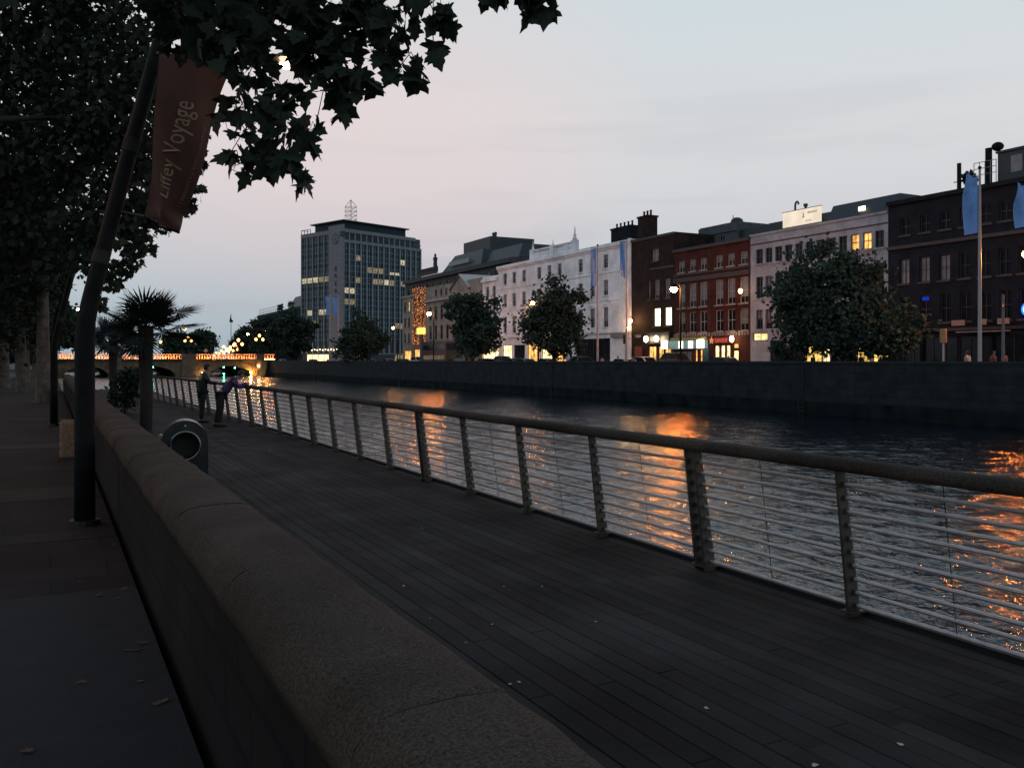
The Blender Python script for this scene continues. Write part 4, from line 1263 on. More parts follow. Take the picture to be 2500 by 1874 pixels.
# ------------------------------------------------------------------ leaning poles with lamps and the banner
def pole_at(z, dx=.247):
    k = max(0, z - 2.15)
    return (dx * k * (k / (k + .25)) if k else 0.0, 0.0, z)
def lean_pole(x, y, label, top=7.2, dx=.247, dy=-.0, r0=.108, collars=(2.95, 4.25), lamp=None):
    t = thing('leaning_pole', label, 'pole', (x, y, 0), group='leaning poles along the low quay wall')
    P = lambda z: pole_at(z, dx)
    MB().tube([P(z) for z in (-.05, 1.0, 2.05, 2.3, 2.6, 4, 5.5, top)], [r0 * 1.04, r0, r0, r0 * .95, r0 * .86, r0 * .82, r0 * .76, r0 * .68], 14).build('pole_shaft', M_POLE, t, smooth=True)
    for z in collars:
        MB().tube([P(z), P(z + .15)], r0 * .84 + .006, 14).build('collar', mat('pale_collar', (.030, .028, .026), .8, spec=.1), t)
    MB().tube([P(.0), P(.06)], r0 * 1.5, 14).build('base_flange', M_DARKSTEEL, t)
    if lamp:
        z, ln, yo, col = lamp
        c = P(z); e = (c[0] + ln, c[1] + yo, z + .1)
        MB().tube([c, ((c[0] + e[0]) / 2, (c[1] + e[1]) / 2, z + .16), e], .025, 6).build('lamp_arm', M_DARKSTEEL, t)
        o = MB().lathe([(.03, .10), (.10, .07), (.17, 0), (.15, 0)], (e[0], e[1], e[2] - .06), 12).build('lamp_head', M_DARKSTEEL, t)
        MB().ball((e[0], e[1], e[2] - .10), .075, 10, 6, .6).build('lamp_glass', col, o)
    return t
LP = W(697, 163, 10.0)
M_POLELAMP = emit('pole_lamp_glass', (1, .58, .24), 32)
M_POLELAMP2 = emit('cool_pole_lamp_glass', (1, .86, .62), 60)
pole1 = lean_pole(.34, 11.1, 'nearest leaning grey pole carrying the red banner and a lamp', lamp=(LP.z + .02, LP.x - .34 - pole_at(LP.z)[0], LP.y - 11.1, M_POLELAMP))
lean_pole(.08, 28.4, 'second leaning grey pole with pale collar and cool lamp near the palms', dx=.235, r0=.10, lamp=(4.5, .85, 0, M_POLELAMP2))
lean_pole(-.10, 45.5, 'farthest leaning grey pole with a small lamp beside the pale trunk', dx=.23, r0=.10, lamp=(4.2, .8, 0, M_POLELAMP2))

# banner hung between two arms of the first pole
bt = thing('banner', 'dark red cloth banner reading Liffey Voyage on the leaning pole', 'banner', (.34, 11.1, 0))
O = Vector((.34, 11.1, 0))
TL, TR, BL, BR_ = W(393, 128, 9.95) - O, W(566, 165, 10.25) - O, W(352, 530, 10.0) - O, W(437, 568, 10.45) - O
nrm = (BR_ - BL).cross(TL - BL).normalized()
if nrm.dot(Vector((0, -1, 0))) < 0: nrm = -nrm
def cloth(s_, t_):
    p = (BL * (1 - s_) + BR_ * s_) * (1 - t_) + (TL * (1 - s_) + TR * s_) * t_
    w = .035 * math.sin(2.2 * math.pi * s_ + 5 * t_) + .02 * math.sin(9 * t_ + 4 * s_)
    w += .08 * math.exp(-((t_ - .02) / .05) ** 2) * math.sin(3 * math.pi * s_) - .03 * math.exp(-((t_ - .11) / .05) ** 2) * s_
    return p + nrm * w
b = MB(); ns, nt_ = 20, 60
for k in range(2):
    o_ = nrm * (.004 if k == 0 else -.004)
    vs = [cloth(i / ns, j / nt_) + o_ for j in range(nt_ + 1) for i in range(ns + 1)]
    fs = [(j * (ns + 1) + i, j * (ns + 1) + i + 1, (j + 1) * (ns + 1) + i + 1, (j + 1) * (ns + 1) + i) for j in range(nt_) for i in range(ns)]
    b.add(vs, fs if k == 0 else [f[::-1] for f in fs])
b.build('banner_cloth', mat('dark_red_banner_cloth', (.066, .025, .018), .8, .2, 3, .003, 120), bt, smooth=True)
M_LETTER = mat('pale_banner_print', (.26, .18, .11), .7, .2, 8)
def banner_text(body, size_t, t0, s_base, s_cap, m_, name):
    vs, fs, w = text_verts(body, 1.0, 0)
    out = []
    for v in vs:
        out.append(cloth(s_base - (s_base - s_cap) * v.y / .72, t0 + size_t * v.x / w) + nrm * .009)
    MB().add(out, fs).build(name, m_, bt)
banner_text('Liffey Voyage', .58, .165, .55, .24, M_LETTER, 'lettering')
rb = random.Random(4)                                # the second line is too faint to read: a run of faint small strokes
b = MB(); tt = .14
while tt < .62:
    ln = rb.uniform(.006, .012)
    q = [cloth(s_, t_) + nrm * .009 for s_, t_ in ((.86, tt), (.86, tt + ln), (rb.choice((.79, .81)), tt + ln), (rb.choice((.79, .81)), tt))]
    b.quad(*q); tt += ln + rb.choice((.004, .004, .005, .014))
b.build('faint_lettering', mat('faint_banner_print', (.14, .065, .05), .7), bt)
MB().tube([Vector(pole_at(cloth(0, 0).z + .10)), cloth(0, .005), cloth(.5, .0), cloth(1, .0)], .016, 6).build('lower_arm', M_DARKSTEEL, bt)
MB().tube([Vector(pole_at(TL.z + .12)), cloth(0, 1), cloth(1, 1)], .016, 6).build('upper_arm', M_DARKSTEEL, bt)

# ------------------------------------------------------------------ litter bin
bx_, by_ = 1.56, 12.3
lb = thing('litter_bin', 'grey metal litter bin with arched top and round opening on the boardwalk', 'litter bin', (bx_, by_, 0), R(-6))
arch = [(-.28, .02), (-.28, .80)] + [(.28 * -math.cos(math.pi * i / 16), .80 + .28 * math.sin(math.pi * i / 16)) for i in range(1, 16)] + [(.28, .80), (.28, .02)]
M_BIN = mat('dark_cast_bin', (.03, .035, .04), .32, .3, 10, .002, 90, metal=.7)
cxh, czh, rh = .0, .755, .175
b = MB()
outer = []
nA = 40
for i in range(nA):                                   # front plate with the round hole: ring between hole and arch outline
    a = 2 * math.pi * i / nA
    d = Vector((math.cos(a), math.sin(a)))
    t_ = 9.0
    if d.x: t_ = min(t_, (.28 if d.x > 0 else -.28) / d.x)
    if d.y < 0: t_ = min(t_, (.02 - czh) / d.y)
    p = d * t_ + Vector((cxh, czh))
    if p.y > .80:
        bq = d.y * (czh - .80); cq = (czh - .80) ** 2 - .28 ** 2
        t_ = -bq + math.sqrt(bq * bq - cq); p = d * t_ + Vector((cxh, czh))
    outer.append(p)
vs = [(p.x, -.24, p.y) for p in outer] + [(cxh + rh * math.cos(2 * math.pi * i / nA), -.24, czh + rh * math.sin(2 * math.pi * i / nA)) for i in range(nA)]
b.add(vs, [(i, (i + 1) % nA, nA + (i + 1) % nA, nA + i) for i in range(nA)])
n = len(arch)
b.add([(u, -.24, w) for u, w in arch] + [(u, .24, w) for u, w in arch], [(i, i + 1, n + i + 1, n + i) for i in range(n - 1)] + [tuple(range(n, 2 * n))])
b.build('bin_body', M_BIN, lb)
b = MB()
vs = []
for i in range(32):
    for k in range(8):
        a, c = 2 * math.pi * i / 32, 2 * math.pi * k / 8
        rr_ = rh + .006 + .016 * math.cos(c)
        vs.append((cxh + rr_ * math.cos(a), -.245 + .016 * math.sin(c), czh + rr_ * math.sin(a)))
b.add(vs, [(i * 8 + k, ((i + 1) % 32) * 8 + k, ((i + 1) % 32) * 8 + (k + 1) % 8, i * 8 + (k + 1) % 8) for i in range(32) for k in range(8)])
b.build('ring', mat('polished_ring', (.22, .22, .22), .3, .1, 8, metal=1), lb, smooth=True)
o = MB().lathe([(rh, 0), (rh, .3)], (0, 0, 0), 32)
MB().add([(cxh + v[0], -.235 + v[2], czh + v[1]) for v in o.v], o.f[:-2] + [o.f[-1]]).build('inner_drum', mat('bin_liner', (.012, .012, .012), .6), lb)
MB().ball((.0, -.243, 1.01), .014, 8, 6).build('badge', M_RAILSTEEL, lb)
MB().tube([(-.30, -.05, .86), (-.30, .05, .86)], .035, 8).tube([(-.315, 0, .86), (-.26, 0, .86)], .03, 8).build('stub_plate', mat('stub_plate_metal', (.5, .42, .3), .25, .1, 8, metal=1), lb)

# ------------------------------------------------------------------ flagpoles on the far quay
def flagpole(px, py_top, fy0, fy1, wpx, label, lean=0.0, side=-1, X=49.6, group='pale blue banners on the far quay'):
    Y, d = on_x(px, X)
    h = zat(py_top, d) - ZR
    t = thing('flagpole', label + ' pole', 'flagpole', (X, Y, ZR), group='flagpoles along the far quay')
    MB().tube([(0, 0, 0), (0, 0, h * .5), (0, 0, h)], [.12, .10, .065], 10).build('pole_shaft', mat('pale_flagpole', (.32, .30, .31), .5, .1, 3), t)
    MB().ball((0, 0, h + .06), .11, 8, 6).build('finial', M_POLE, t)
    zt, zb = zat(fy0, d) - ZR, zat(fy1, d) - ZR
    wv = wpx / FPX * d
    f = thing('flag', label, 'flag', (X, Y, ZR), group=group)
    b = MB(); n, m_ = 8, 24
    rr = random.Random(int(px))
    ph = rr.uniform(0, 6)
    def F(i, j):
        u, v = i / n, j / m_
        wid = wv * (1 - .12 * abs(math.sin(v * 4 + ph))) * u
        a = side * wid
        bend = .22 * math.sin(v * 5 + u * 3 + ph) * u
        return (a * CS - bend * SN, -a * SN - bend * CS, zt + (zb - zt) * v - .15 * u * math.sin(v * 3 + ph))
    for k, o_ in ((0, .01), (1, -.01)):
        vs = [Vector(F(i, j)) + Vector((SN * o_, CS * o_, 0)) + Vector((side * .13 * CS, -side * .13 * SN, 0)) for j in range(m_ + 1) for i in range(n + 1)]
        fs = [(j * (n + 1) + i, j * (n + 1) + i + 1, (j + 1) * (n + 1) + i + 1, (j + 1) * (n + 1) + i) for j in range(m_) for i in range(n)]
        b.add(vs, fs if k == 0 else [q[::-1] for q in fs])
    b.build('flag_cloth', M_FLAG, f, smooth=True)
    MB().tube([(0, 0, zt + .02), (side * (wv + .1) * CS, -side * (wv + .1) * SN, zt + .02)], .025, 5).build('flag_arm', M_POLE, f)
    return t
M_FLAG = mat('pale_blue_flag_cloth', (.14, .28, .55), .8, .28, 1.6, trans=(.05, .11, .22))
flagpole(2392, 412, 432, 568, 36, 'long pale blue banner before the dark brick house', X=49.6)
flagpole(2512, 395, 452, 552, 30, 'pale blue banner cut by the right edge of the view', X=49.6)
flagpole(1530, 583, 590, 680, 14, 'pale blue banner at the right corner of the white house')
flagpole(1459, 600, 606, 700, 14, 'pale blue banner before the upper windows of the white house')
flagpole(826, 718, 725, 770, 13, 'right one of two pale blue banners before the tower pylon')
flagpole(806, 718, 725, 768, 10, 'left one of two pale blue banners before the tower pylon')
# dark flag far beyond the bridge
P = W(564, 880, 300)
t = thing('flagpole', 'tall thin flagpole standing far beyond the bridge', 'flagpole', (P.x, P.y, ZR))
zt = zat(766, 300) - ZR
MB().tube([(0, 0, 0), (0, 0, zt)], [.14, .07], 8).build('pole_shaft', M_POLE, t)
f = thing('flag', 'small dark flag hanging limp far beyond the bridge', 'flag', (P.x, P.y, ZR))
MB().prism([(-.05, zt), (-.5, zt - 2.2), (-.55, zt - 2.8), (.4, zt - 2.9), (.8, zt - 2.5), (.15, zt - 1.7)], -.03, .03, 'y').build('flag_cloth', mat('navy_flag_cloth', (.02, .035, .06), .8), f)

# posts and boxes on the far quay
def quay_post(px, py, label, cat, w=.5, hgt=1.0, m_=None, X=49.8, name='sign_post'):
    Y, d = on_x(px, X); z = zat(py, d) - ZR
    t = thing(name, label, cat, (X, Y, ZR))
    MB().tube([(0, 0, 0), (0, 0, z)], .06, 8).build('post', mat('pale_flagpole', (.3, .3, .3)), t)
    MB().cbox(-.09, .09, -w / 2, w / 2, z - hgt, z, .03).build('panel', m_ or M_DARKSTEEL, t)
    return t
q = quay_post(2303, 803, 'sign post with a small lit panel between the big tree and the nearest flagpole', 'sign', .42, .85, mat('ochre_sign_panel', (.36, .18, .07), .6))
quay_post(1527, 816, 'dark box on a post at the corner of the white house', 'sign', .62, .95, X=50.6)
quay_post(1029, 818, 'dark blue information column beside the string-lit house', 'sign', 1.1, 4.5, mat('navy_sign_panel', (.012, .016, .05), .5), X=50.8)
Y, d = on_x(2449, 50.5)
t = thing('ticket_post', 'slim grey post at the right end of the far quay', 'post', (50.5, Y, ZR))
MB().lathe([(.12, 0), (.10, 1), (.07, zat(718, d) - ZR)], (0, 0, 0), 8).build('post_shaft', mat('slim_grey_post', (.12, .12, .13), .6), t)
MB().tube([(0, 0, zat(740, d) - ZR), (-.5, -.3, zat(752, d) - ZR)], .04, 5).build('spot_arm', M_POLE, t)

# ------------------------------------------------------------------ cars on the far quay
def car(label, px, X, paint, lights=False, rz=R(90), h=1.45, master=[None]):
    Y, d = on_x(px, X)
    if master[0] is None:
        t = thing('parked_car', label, 'car', (0, 0, 0), 0, 'cars along the far quay')
        side = [(-2.1, .3), (2.1, .3), (2.15, .62), (1.95, .82), (1.15, .95), (.55, 1.40), (-.95, 1.45), (-1.65, 1.02), (-2.1, .92), (-2.18, .6)]
        b = MB(); n = len(side)
        rings = [(-.80, .97), (-.86, 1.0), (.86, 1.0), (.80, .97)]
        vs = []
        for y, k in rings:
            for u, w in side:
                tuck = 1 - .16 * max(0, (w - .9) / .5)
                vs.append((u * (k if abs(y) < .81 else 1), y * tuck, w if k == 1 else .3 + (w - .3) * .985))
        fs = [tuple(range(n)), tuple(range(4 * n - 1, 3 * n - 1, -1))]
        for r_ in range(3):
            for i in range(n):
                j = (i + 1) % n
                fs.append((r_ * n + j, r_ * n + i, (r_ + 1) * n + i, (r_ + 1) * n + j))
        b.add(vs, fs).build('body', M_CARPAINT, t, smooth=False)
        for y in (-.78, .75):
            MB().prism([(-1.45, 1.0), (1.0, .99), (.5, 1.36), (-.88, 1.40)], y, y + .03, 'y').build('side_window', M_GLASS, t)
        MB().quad((1.18, -.66, .96), (1.18, .66, .96), (.60, .60, 1.37), (.60, -.60, 1.37)).build('windscreen', M_GLASS, t)
        for x in (-1.3, 1.3):
            for y in (-.84, .64):
                o = MB(); q = MB().lathe([(.01, 0), (.31, 0), (.31, .2), (.01, .2)], (0, 0, 0), 14)
                MB().add([(x + v[0], y + v[2], .31 + v[1]) for v in q.v], q.f).build('wheel', M_SHADETYRE, t)
        for y in (-.62, .62):
            MB().box(2.02, 2.13, y - .14, y + .14, .62, .76).build('headlight', M_HEAD, t)
            MB().box(-2.16, -2.08, y - .14, y + .14, .70, .86).build('tail_light', M_TAIL, t)
        master[0] = t
        r = t
    else:
        r = copy_tree(master[0])
        r['label'] = label
    r.location = (X, Y, ZR - .12); r.rotation_euler = (0, 0, rz); r.scale = (1, 1, h / 1.45)
    for c in r.children:
        if c.name.startswith('body'):
            c.material_slots[0].link = 'OBJECT'; c.material_slots[0].material = paint
    return r
M_CARPAINT = mat('dark_car_paint', (.02, .022, .026), .3, .1, 1)
M_HEAD = emit('car_headlight', (1, .90, .70), 9); M_TAIL = emit('car_tail_light', (1, .06, .03), 1.2)
P1, P2, P3 = mat('silver_car_paint', (.22, .24, .27), .3, .1, 1, metal=.4), mat('white_car_paint', (.45, .45, .47), .35, .1, 1), mat('teal_car_paint', (.04, .09, .11), .3, .1, 1)
for label, px, X, pt, rz, hh in (('dark van-like car parked in front of the red brick shops', 1650, 56.5, M_CARPAINT, R(-90), 2.1),
        ('silver car roof seen over the quay wall before the white house', 1285, 54, P1, R(-90), 1.55), ('pale car roof seen over the quay wall at the white house corner', 1528, 54, P2, R(-90), 1.5),
        ('grey car roof seen over the quay wall near the cream house', 1113, 54, P3, R(90), 1.6), ('dark jeep parked below the white wing', 1228, 57, M_CARPAINT, R(-90), 1.95),
        ('teal car with headlights before the orange-lit shops', 1256, 55, P3, R(-90), 1.6), ('small car with bright headlights below the tower tree', 765, 53.5, M_CARPAINT, R(-90), 1.6),
        ('car with headlights near the bridge end of the quay', 690, 55, P1, R(-90), 1.6), ('dark car at the foot of the pale slim house', 985, 54, M_CARPAINT, R(-90), 1.6),
        ('car waiting in front of the office tower doors', 905, 55, P1, R(-90), 1.6)):
    car(label, px, X, pt, rz=rz, h=hh)

# double-decker bus, traffic lights and a warning sign
Y, d = on_x(1076, 57.5)
t = thing('city_bus', 'dark double-decker bus standing before the cream house', 'bus', (57.5, Y, ZR - .12), R(-90))
M_BUS = mat('dark_bus_paint', (.018, .02, .026), .35, .1, 1); M_BUSTRIM = mat('red_bus_trim', (.12, .02, .015), .5)
MB().prism([(-5.2, .35), (5.0, .35), (5.2, .8), (5.15, 2.2), (4.85, 4.25), (4.6, 4.4), (-5.1, 4.4), (-5.2, 4.2)], -1.25, 1.25, 'y').build('body', M_BUS, t)
for y in (-1.262, 1.252):
    MB().box(-4.9, 4.4, y, y + .01, 1.45, 2.15).build('side_window', emit('dim_bus_window', (1, .8, .5), .12, .3, .8), t)
    MB().box(-4.9, 4.4, y, y + .01, 3.05, 3.85).build('side_window', M_GLASS, t)
    MB().box(-5.0, 4.8, y, y + .01, 2.45, 2.62).build('trim_stripe', M_BUSTRIM, t)
MB().add([(5.19, -1.1, 1.1), (5.19, 1.1, 1.1), (5.17, 1.1, 2.2), (5.17, -1.1, 2.2)], [(0, 1, 2, 3)]).build('windscreen', M_GLASS, t)
MB().add([(5.05, -1.1, 3.0), (5.05, 1.1, 3.0), (4.91, 1.1, 4.0), (4.91, -1.1, 4.0)], [(0, 1, 2, 3)]).build('upper_windscreen', M_GLASS, t)
for x in (-3.4, 3.3):
    for y in (-1.28, 1.0):
        q = MB().lathe([(.01, 0), (.5, 0), (.5, .28), (.01, .28)], (0, 0, 0), 16)
        MB().add([(x + v[0], y + v[2], .5 + v[1]) for v in q.v], q.f).build('wheel', M_SHADETYRE, t)
for y in (-.95, .95):
    MB().box(5.19, 5.24, y - .14, y + .14, .75, .95).build('headlight', M_HEAD, t)
def traffic_light(px, py, d, zg, label, lit_, col):
    P = W(px, py, d)
    t = thing('traffic_light', label, 'traffic light', (P.x, P.y, zg))
    h = P.z - zg
    MB().tube([(0, 0, 0), (0, 0, h - .4)], .07, 8).build('post', M_DARKSTEEL, t)
    o = MB().cbox(-.2, .2, -.14, .14, h - .65, h + .35, .03).build('signal_head', M_DARKSTEEL, t)
    for k, z in enumerate((h + .15, h - .15, h - .45)):
        MB().ball((0, -.15, z), .13, 8, 6).build('signal_lamp', emit(col[0], col[1], col[2]) if k == lit_ else M_SHOPDK, o)
    return t
traffic_light(577, 846, 262, 2.05, 'traffic light showing red on the stone bridge', 0, ('red_signal', (1, .07, .03), 25))
traffic_light(38, 849, 130, 0, 'traffic light showing green far down the tree avenue', 2, ('green_signal', (.1, 1, .45), 14))
P = W(502, 856, 236)
t = thing('warning_sign', 'pale diamond warning sign on a post behind the bridge balustrade', 'sign', (P.x, P.y, 2.05))
MB().tube([(0, 0, 0), (0, 0, P.z - 2.05)], .05, 6).build('post', M_POLE, t)
MB().prism([(0, P.z - 2.05 - .62), (.62, P.z - 2.05), (0, P.z - 2.05 + .62), (-.62, P.z - 2.05)], -.1, -.06, 'y').build('panel', mat('pale_diamond_panel', (.45, .30, .26), .6), t)
car('dark saloon car under the tree beside the tower', 838, 54.5, M_CARPAINT, rz=R(-90), h=1.6)
car('silver car with lit headlamps left of the pale slim house', 950, 53.8, P1, rz=R(-90), h=1.6)
car('white van-height car before the string-lit house', 1020, 57.5, P2, rz=R(-90), h=2.0)
car('dark estate car between the tree and the white wing', 1188, 54.2, M_CARPAINT, rz=R(-90), h=1.6)
car('grey car before the middle windows of the white house', 1340, 54.6, P1, rz=R(-90), h=1.55)
car('dark taxi before the dark shop windows of the white house', 1422, 57.0, M_CARPAINT, rz=R(-90), h=1.8)
car('pale car beyond the box post at the white house corner', 1575, 56.0, P2, rz=R(-90), h=1.7)
car('dark car roof below the small shop with the red star sign', 1770, 53.8, M_CARPAINT, rz=R(-90), h=1.6)
# ------------------------------------------------------------------ trees
LEAF_NEAR = [(0, .32), (0, 0), (.15, -.06), (.44, -.09), (.36, .09), (.54, .17), (.66, .36), (.47, .39), (.29, .45), (.33, .62), (.17, .74), (0, 1.02)]
LEAF_NEAR = LEAF_NEAR + [(-x, y) for x, y in LEAF_NEAR[-2:1:-1]]
LEAF_MID = [(0, .35), (0, 0), (.42, -.06), (.30, .14), (.60, .36), (.27, .45), (.28, .66), (0, 1.0), (-.28, .66), (-.27, .45), (-.60, .36), (-.30, .14), (-.42, -.06)]
def leaves(name, pos, size, m_, parent, tmpl, seed, droop=.6, offset=None):
    g = np.random.default_rng(seed)
    pos = np.asarray(pos, float); n = len(pos)
    size = np.broadcast_to(size, (n,)) * g.uniform(.75, 1.2, n)
    t = g.normal(0, .55, (n, 3)); t[:, 2] -= droop
    t /= np.linalg.norm(t, axis=1)[:, None]
    r = g.normal(0, 1, (n, 3)); r[:, 2] *= .6
    nn = np.cross(t, r); nn /= np.linalg.norm(nn, axis=1)[:, None] + 1e-9
    b = np.cross(nn, t)
    if tmpl == 'far':
        q = np.array([(0, 0, 0), (.48, .42, .10), (0, 1, -.08), (-.48, .42, .10)], float)
        faces = np.array([[0, 1, 2, 3]])
    else:
        k = np.array(tmpl)
        z = -.30 * k[:, 0] ** 2 + .12 * np.abs(k[:, 0]) - .12 * (k[:, 1] - .3) ** 2
        q = np.stack([k[:, 0], k[:, 1], z], 1)
        m = len(k)
        faces = np.array([[0, i, i + 1] for i in range(1, m - 1)] + [[0, m - 1, 1]])
    v = pos[:, None, :] + size[:, None, None] * (q[None, :, 0:1] * b[:, None, :] + q[None, :, 1:2] * t[:, None, :] + q[None, :, 2:3] * nn[:, None, :])
    f = (np.arange(n)[:, None, None] * len(q) + faces[None]).reshape(-1, faces.shape[1])
    me = fast_mesh(name, v.reshape(-1, 3), f)
    me.materials.append(m_)
    return link(name, me, parent)

def crown_points(g, ells, nclump, per, spread, shell=.45):
    """Leaf clumps spread through a set of ellipsoids, thicker towards the outside, so that the outline is ragged."""
    vol = np.array([e[3] * e[4] * e[5] for e in ells]); vol = vol / vol.sum()
    out, cl = [], []
    for i in range(nclump):
        e = ells[g.choice(len(ells), p=vol)]
        u = g.normal(0, 1, 3); u /= np.linalg.norm(u)
        rr = shell + (1 - shell) * g.random() ** .6
        c = np.array(e[:3]) + u * rr * np.array(e[3:6])
        cl.append(c)
        k = int(per * g.choice((.35, .7, 1.0, 1.6)))
        out.append(c + g.normal(0, 1, (k, 3)) * spread * g.uniform(.5, 1.3) * np.array([1, 1, .75]))
    return np.concatenate(out), cl

def tree(label, x, y, z0, trunk_h, ells, nclump, per, spread, size, seed, r0=.25, leafm=None, bark=None, name='street_tree', tmpl='far', limbs=9, cat='tree', group=None, lean=(0, 0)):
    g = np.random.default_rng(seed); rr = random.Random(seed)
    t = thing(name, label, cat, (x, y, z0), group=group)
    pts, cl = crown_points(g, ells, nclump, per, spread)
    top = max(e[2] + e[5] * .5 for e in ells)
    b = MB()
    tp = [(lean[0] * f, lean[1] * f, trunk_h * f) for f in (0, .3, .65, 1.0)]
    b.tube([(0, 0, -.1)] + tp, [r0 * 1.35, r0 * 1.1, r0, r0 * .88, r0 * .75], 12)
    end = Vector(tp[-1])
    for i in range(limbs):
        c = Vector(cl[int(i * len(cl) / limbs)])
        mid = end.lerp(c, .5) + Vector((rr.uniform(-.4, .4), rr.uniform(-.4, .4), rr.uniform(.1, .6)))
        b.tube([end - Vector((0, 0, .3)), mid, c], [r0 * .45, r0 * .25, r0 * .07], 6)
    b.tube([end - Vector((0, 0, .2)), end.lerp(Vector((0, 0, top)), .6), Vector((0, 0, top))], [r0 * .7, r0 * .4, r0 * .1], 8)
    b.build('trunk', bark or M_BARKDK, t, smooth=True)
    leaves('crown', pts, size, leafm or M_LEAFFAR, t, tmpl, seed + 1, droop=.25)
    return t

def far_tree(px, py_top, w_px, label, seed, X=51.4, per=46, size=.5, ells=None, bottom=1.0, ncl=180):
    Y, d = on_x(px, X)
    H = zat(py_top, d) - ZR
    rw = w_px / FPX * d / 2
    zc = (H + bottom) / 2
    rr = random.Random(seed * 7)
    e = ells
    if e is None:                                       # a handful of unequal boughs, each its own mass of foliage
        e = [(0, 0, zc - .06 * H, rw * .62, rw * .66, (H - bottom) * .38)]
        for i in range(9):
            a = 6.283 * (i + rr.random() * .6) / 9
            k = rr.uniform(.28, .50)
            hz = bottom + (H - bottom) * rr.uniform(.16, .80)
            reach = (1 - k) * rw * rr.uniform(.75, 1.1) * (1 - .55 * max(0, (hz - zc) / (H - zc)))
            e.append((math.cos(a) * reach, math.sin(a) * reach, hz, rw * k, rw * k, (H - bottom) * rr.uniform(.13, .22)))
        e.append((rr.uniform(-.2, .2) * rw, 0, H - (H - bottom) * .20, rw * .34, rw * .34, (H - bottom) * .19))
    tree(label, X, Y, ZR, bottom + .8, e, ncl, per, .48, size, seed, r0=.22, group='street trees along the far quay')
far_tree(2035, 566, 330, 'largest street tree, wide dark crown before the grey house', 21, per=60, size=.34, bottom=1.2, ncl=270,
         ells=[(0, 0, 5.2, 3.9, 4.2, 3.3), (.3, .9, 8.2, 2.4, 2.4, 1.9), (.2, -1.6, 7.6, 2.0, 1.9, 1.5), (0, -4.6, 3.6, 1.9, 2.2, 2.0), (0, -5.3, 2.6, 1.1, 1.4, 1.2), (0, 4.0, 4.9, 1.9, 2.3, 2.0), (0, 4.6, 2.8, 1.8, 1.9, 1.5), (0, -1.4, 3.0, 3.4, 4.6, 1.7), (-1, 2.4, 6.9, 1.6, 1.7, 1.5)])
far_tree(1352, 672, 178, 'round street tree before the middle of the white house', 22, size=.40, per=50)
far_tree(1155, 708, 160, 'street tree before the cream gable and the white wing', 23, size=.46)
far_tree(884, 752, 140, 'street tree standing before the office tower entrance', 24, size=.56)
far_tree(712, 728, 128, 'tall dense street tree at the left foot of the office tower', 25, size=.7)
# beyond the bridge
for i, (px, pt, w, d, lab) in enumerate(((487, 804, 82, 330, 'distant rounded tree beyond the bridge to the right of the palm'), (430, 812, 60, 340, 'distant tree beyond the bridge half behind the palm fan'),
                                        (596, 800, 56, 350, 'distant tree at the end of the far quay beyond the bridge lamps'), (640, 770, 60, 330, 'distant tall tree below the glazed roof railing'))):
    P = W(px, 880, d)
    H = zat(pt, d) - ZR; rw = w / FPX * d / 2
    tree(lab, P.x, P.y, ZR, 3, [(0, 0, H * .55, rw, rw, H * .42), (rw * .3, 0, H * .7, rw * .6, rw * .6, H * .28)], 120, 36, .9, 1.0, 40 + i, r0=.4)
# avenue of plane trees on the near quay
AV = 'plane trees of the near quay avenue'
def avenue(label, x, y, h, rr_, seed, r0=.28, ncl=200, per=70, size=.17, tmpl=LEAF_MID, zb=2.0, xo=0):
    zc = (h + zb) / 2
    e = [(xo, 0, zc, rr_, rr_ * 1.1, (h - zb) * .5), (xo - rr_ * .5, -rr_ * .4, zc + 1.2, rr_ * .7, rr_ * .7, (h - zb) * .38), (xo + rr_ * .25, rr_ * .4, zc - .6, rr_ * .6, rr_ * .7, (h - zb) * .36)]
    return tree(label, x, y, 0, zb + 1.6, e, ncl, per, .42, size, seed, r0=r0, leafm=M_LEAF, bark=M_BARK, name='plane_tree', tmpl=tmpl, group=AV)
avenue('plane tree with straight pale mottled trunk beside the farthest leaning pole', -.30, 44, 12.5, 3.0, 61, ncl=190, per=60, size=.24, tmpl='far', zb=3.4, xo=-1.4)
avenue('plane tree of the avenue behind the pale mottled trunk', -1.5, 58, 13, 3.2, 62, ncl=150, per=50, size=.3, tmpl='far', xo=-1)
avenue('plane tree with reddish lit trunk at the left edge of the path', -2.9, 70, 13, 3.6, 63, r0=.4, ncl=150, per=50, size=.32, tmpl='far', xo=-.8)
avenue('plane tree deep in the avenue with a slim dark trunk', -1.9, 88, 13, 3.4, 64, ncl=140, per=50, size=.34, tmpl='far', xo=-.6)
avenue('plane tree near the far end of the avenue', -1.6, 112, 13, 3.6, 65, ncl=140, per=46, size=.4, tmpl='far', xo=-.5)
avenue('last plane tree of the avenue before the bridge', -1.0, 150, 13, 4.5, 66, ncl=140, per=46, size=.5, tmpl='far')
avenue('plane tree across the near road behind the leaning poles', -8.5, 24, 13, 4.5, 67, ncl=210, per=60, size=.22, tmpl='far')
avenue('second plane tree across the near road', -9, 42, 14, 4.8, 68, ncl=200, per=50, size=.3, tmpl='far')
avenue('fourth plane tree across the near road behind the pale trunk', -6.5, 84, 13, 4.2, 70, ncl=170, per=46, size=.42, tmpl='far', zb=1.2)
avenue('fifth plane tree across the near road, far down the avenue', -8.5, 120, 14, 6, 71, ncl=180, per=46, size=.55, tmpl='far', zb=.8)
avenue('sixth plane tree across the near road, near the bridge', -9, 180, 14, 8.5, 72, ncl=220, per=46, size=.8, tmpl='far', zb=.6)
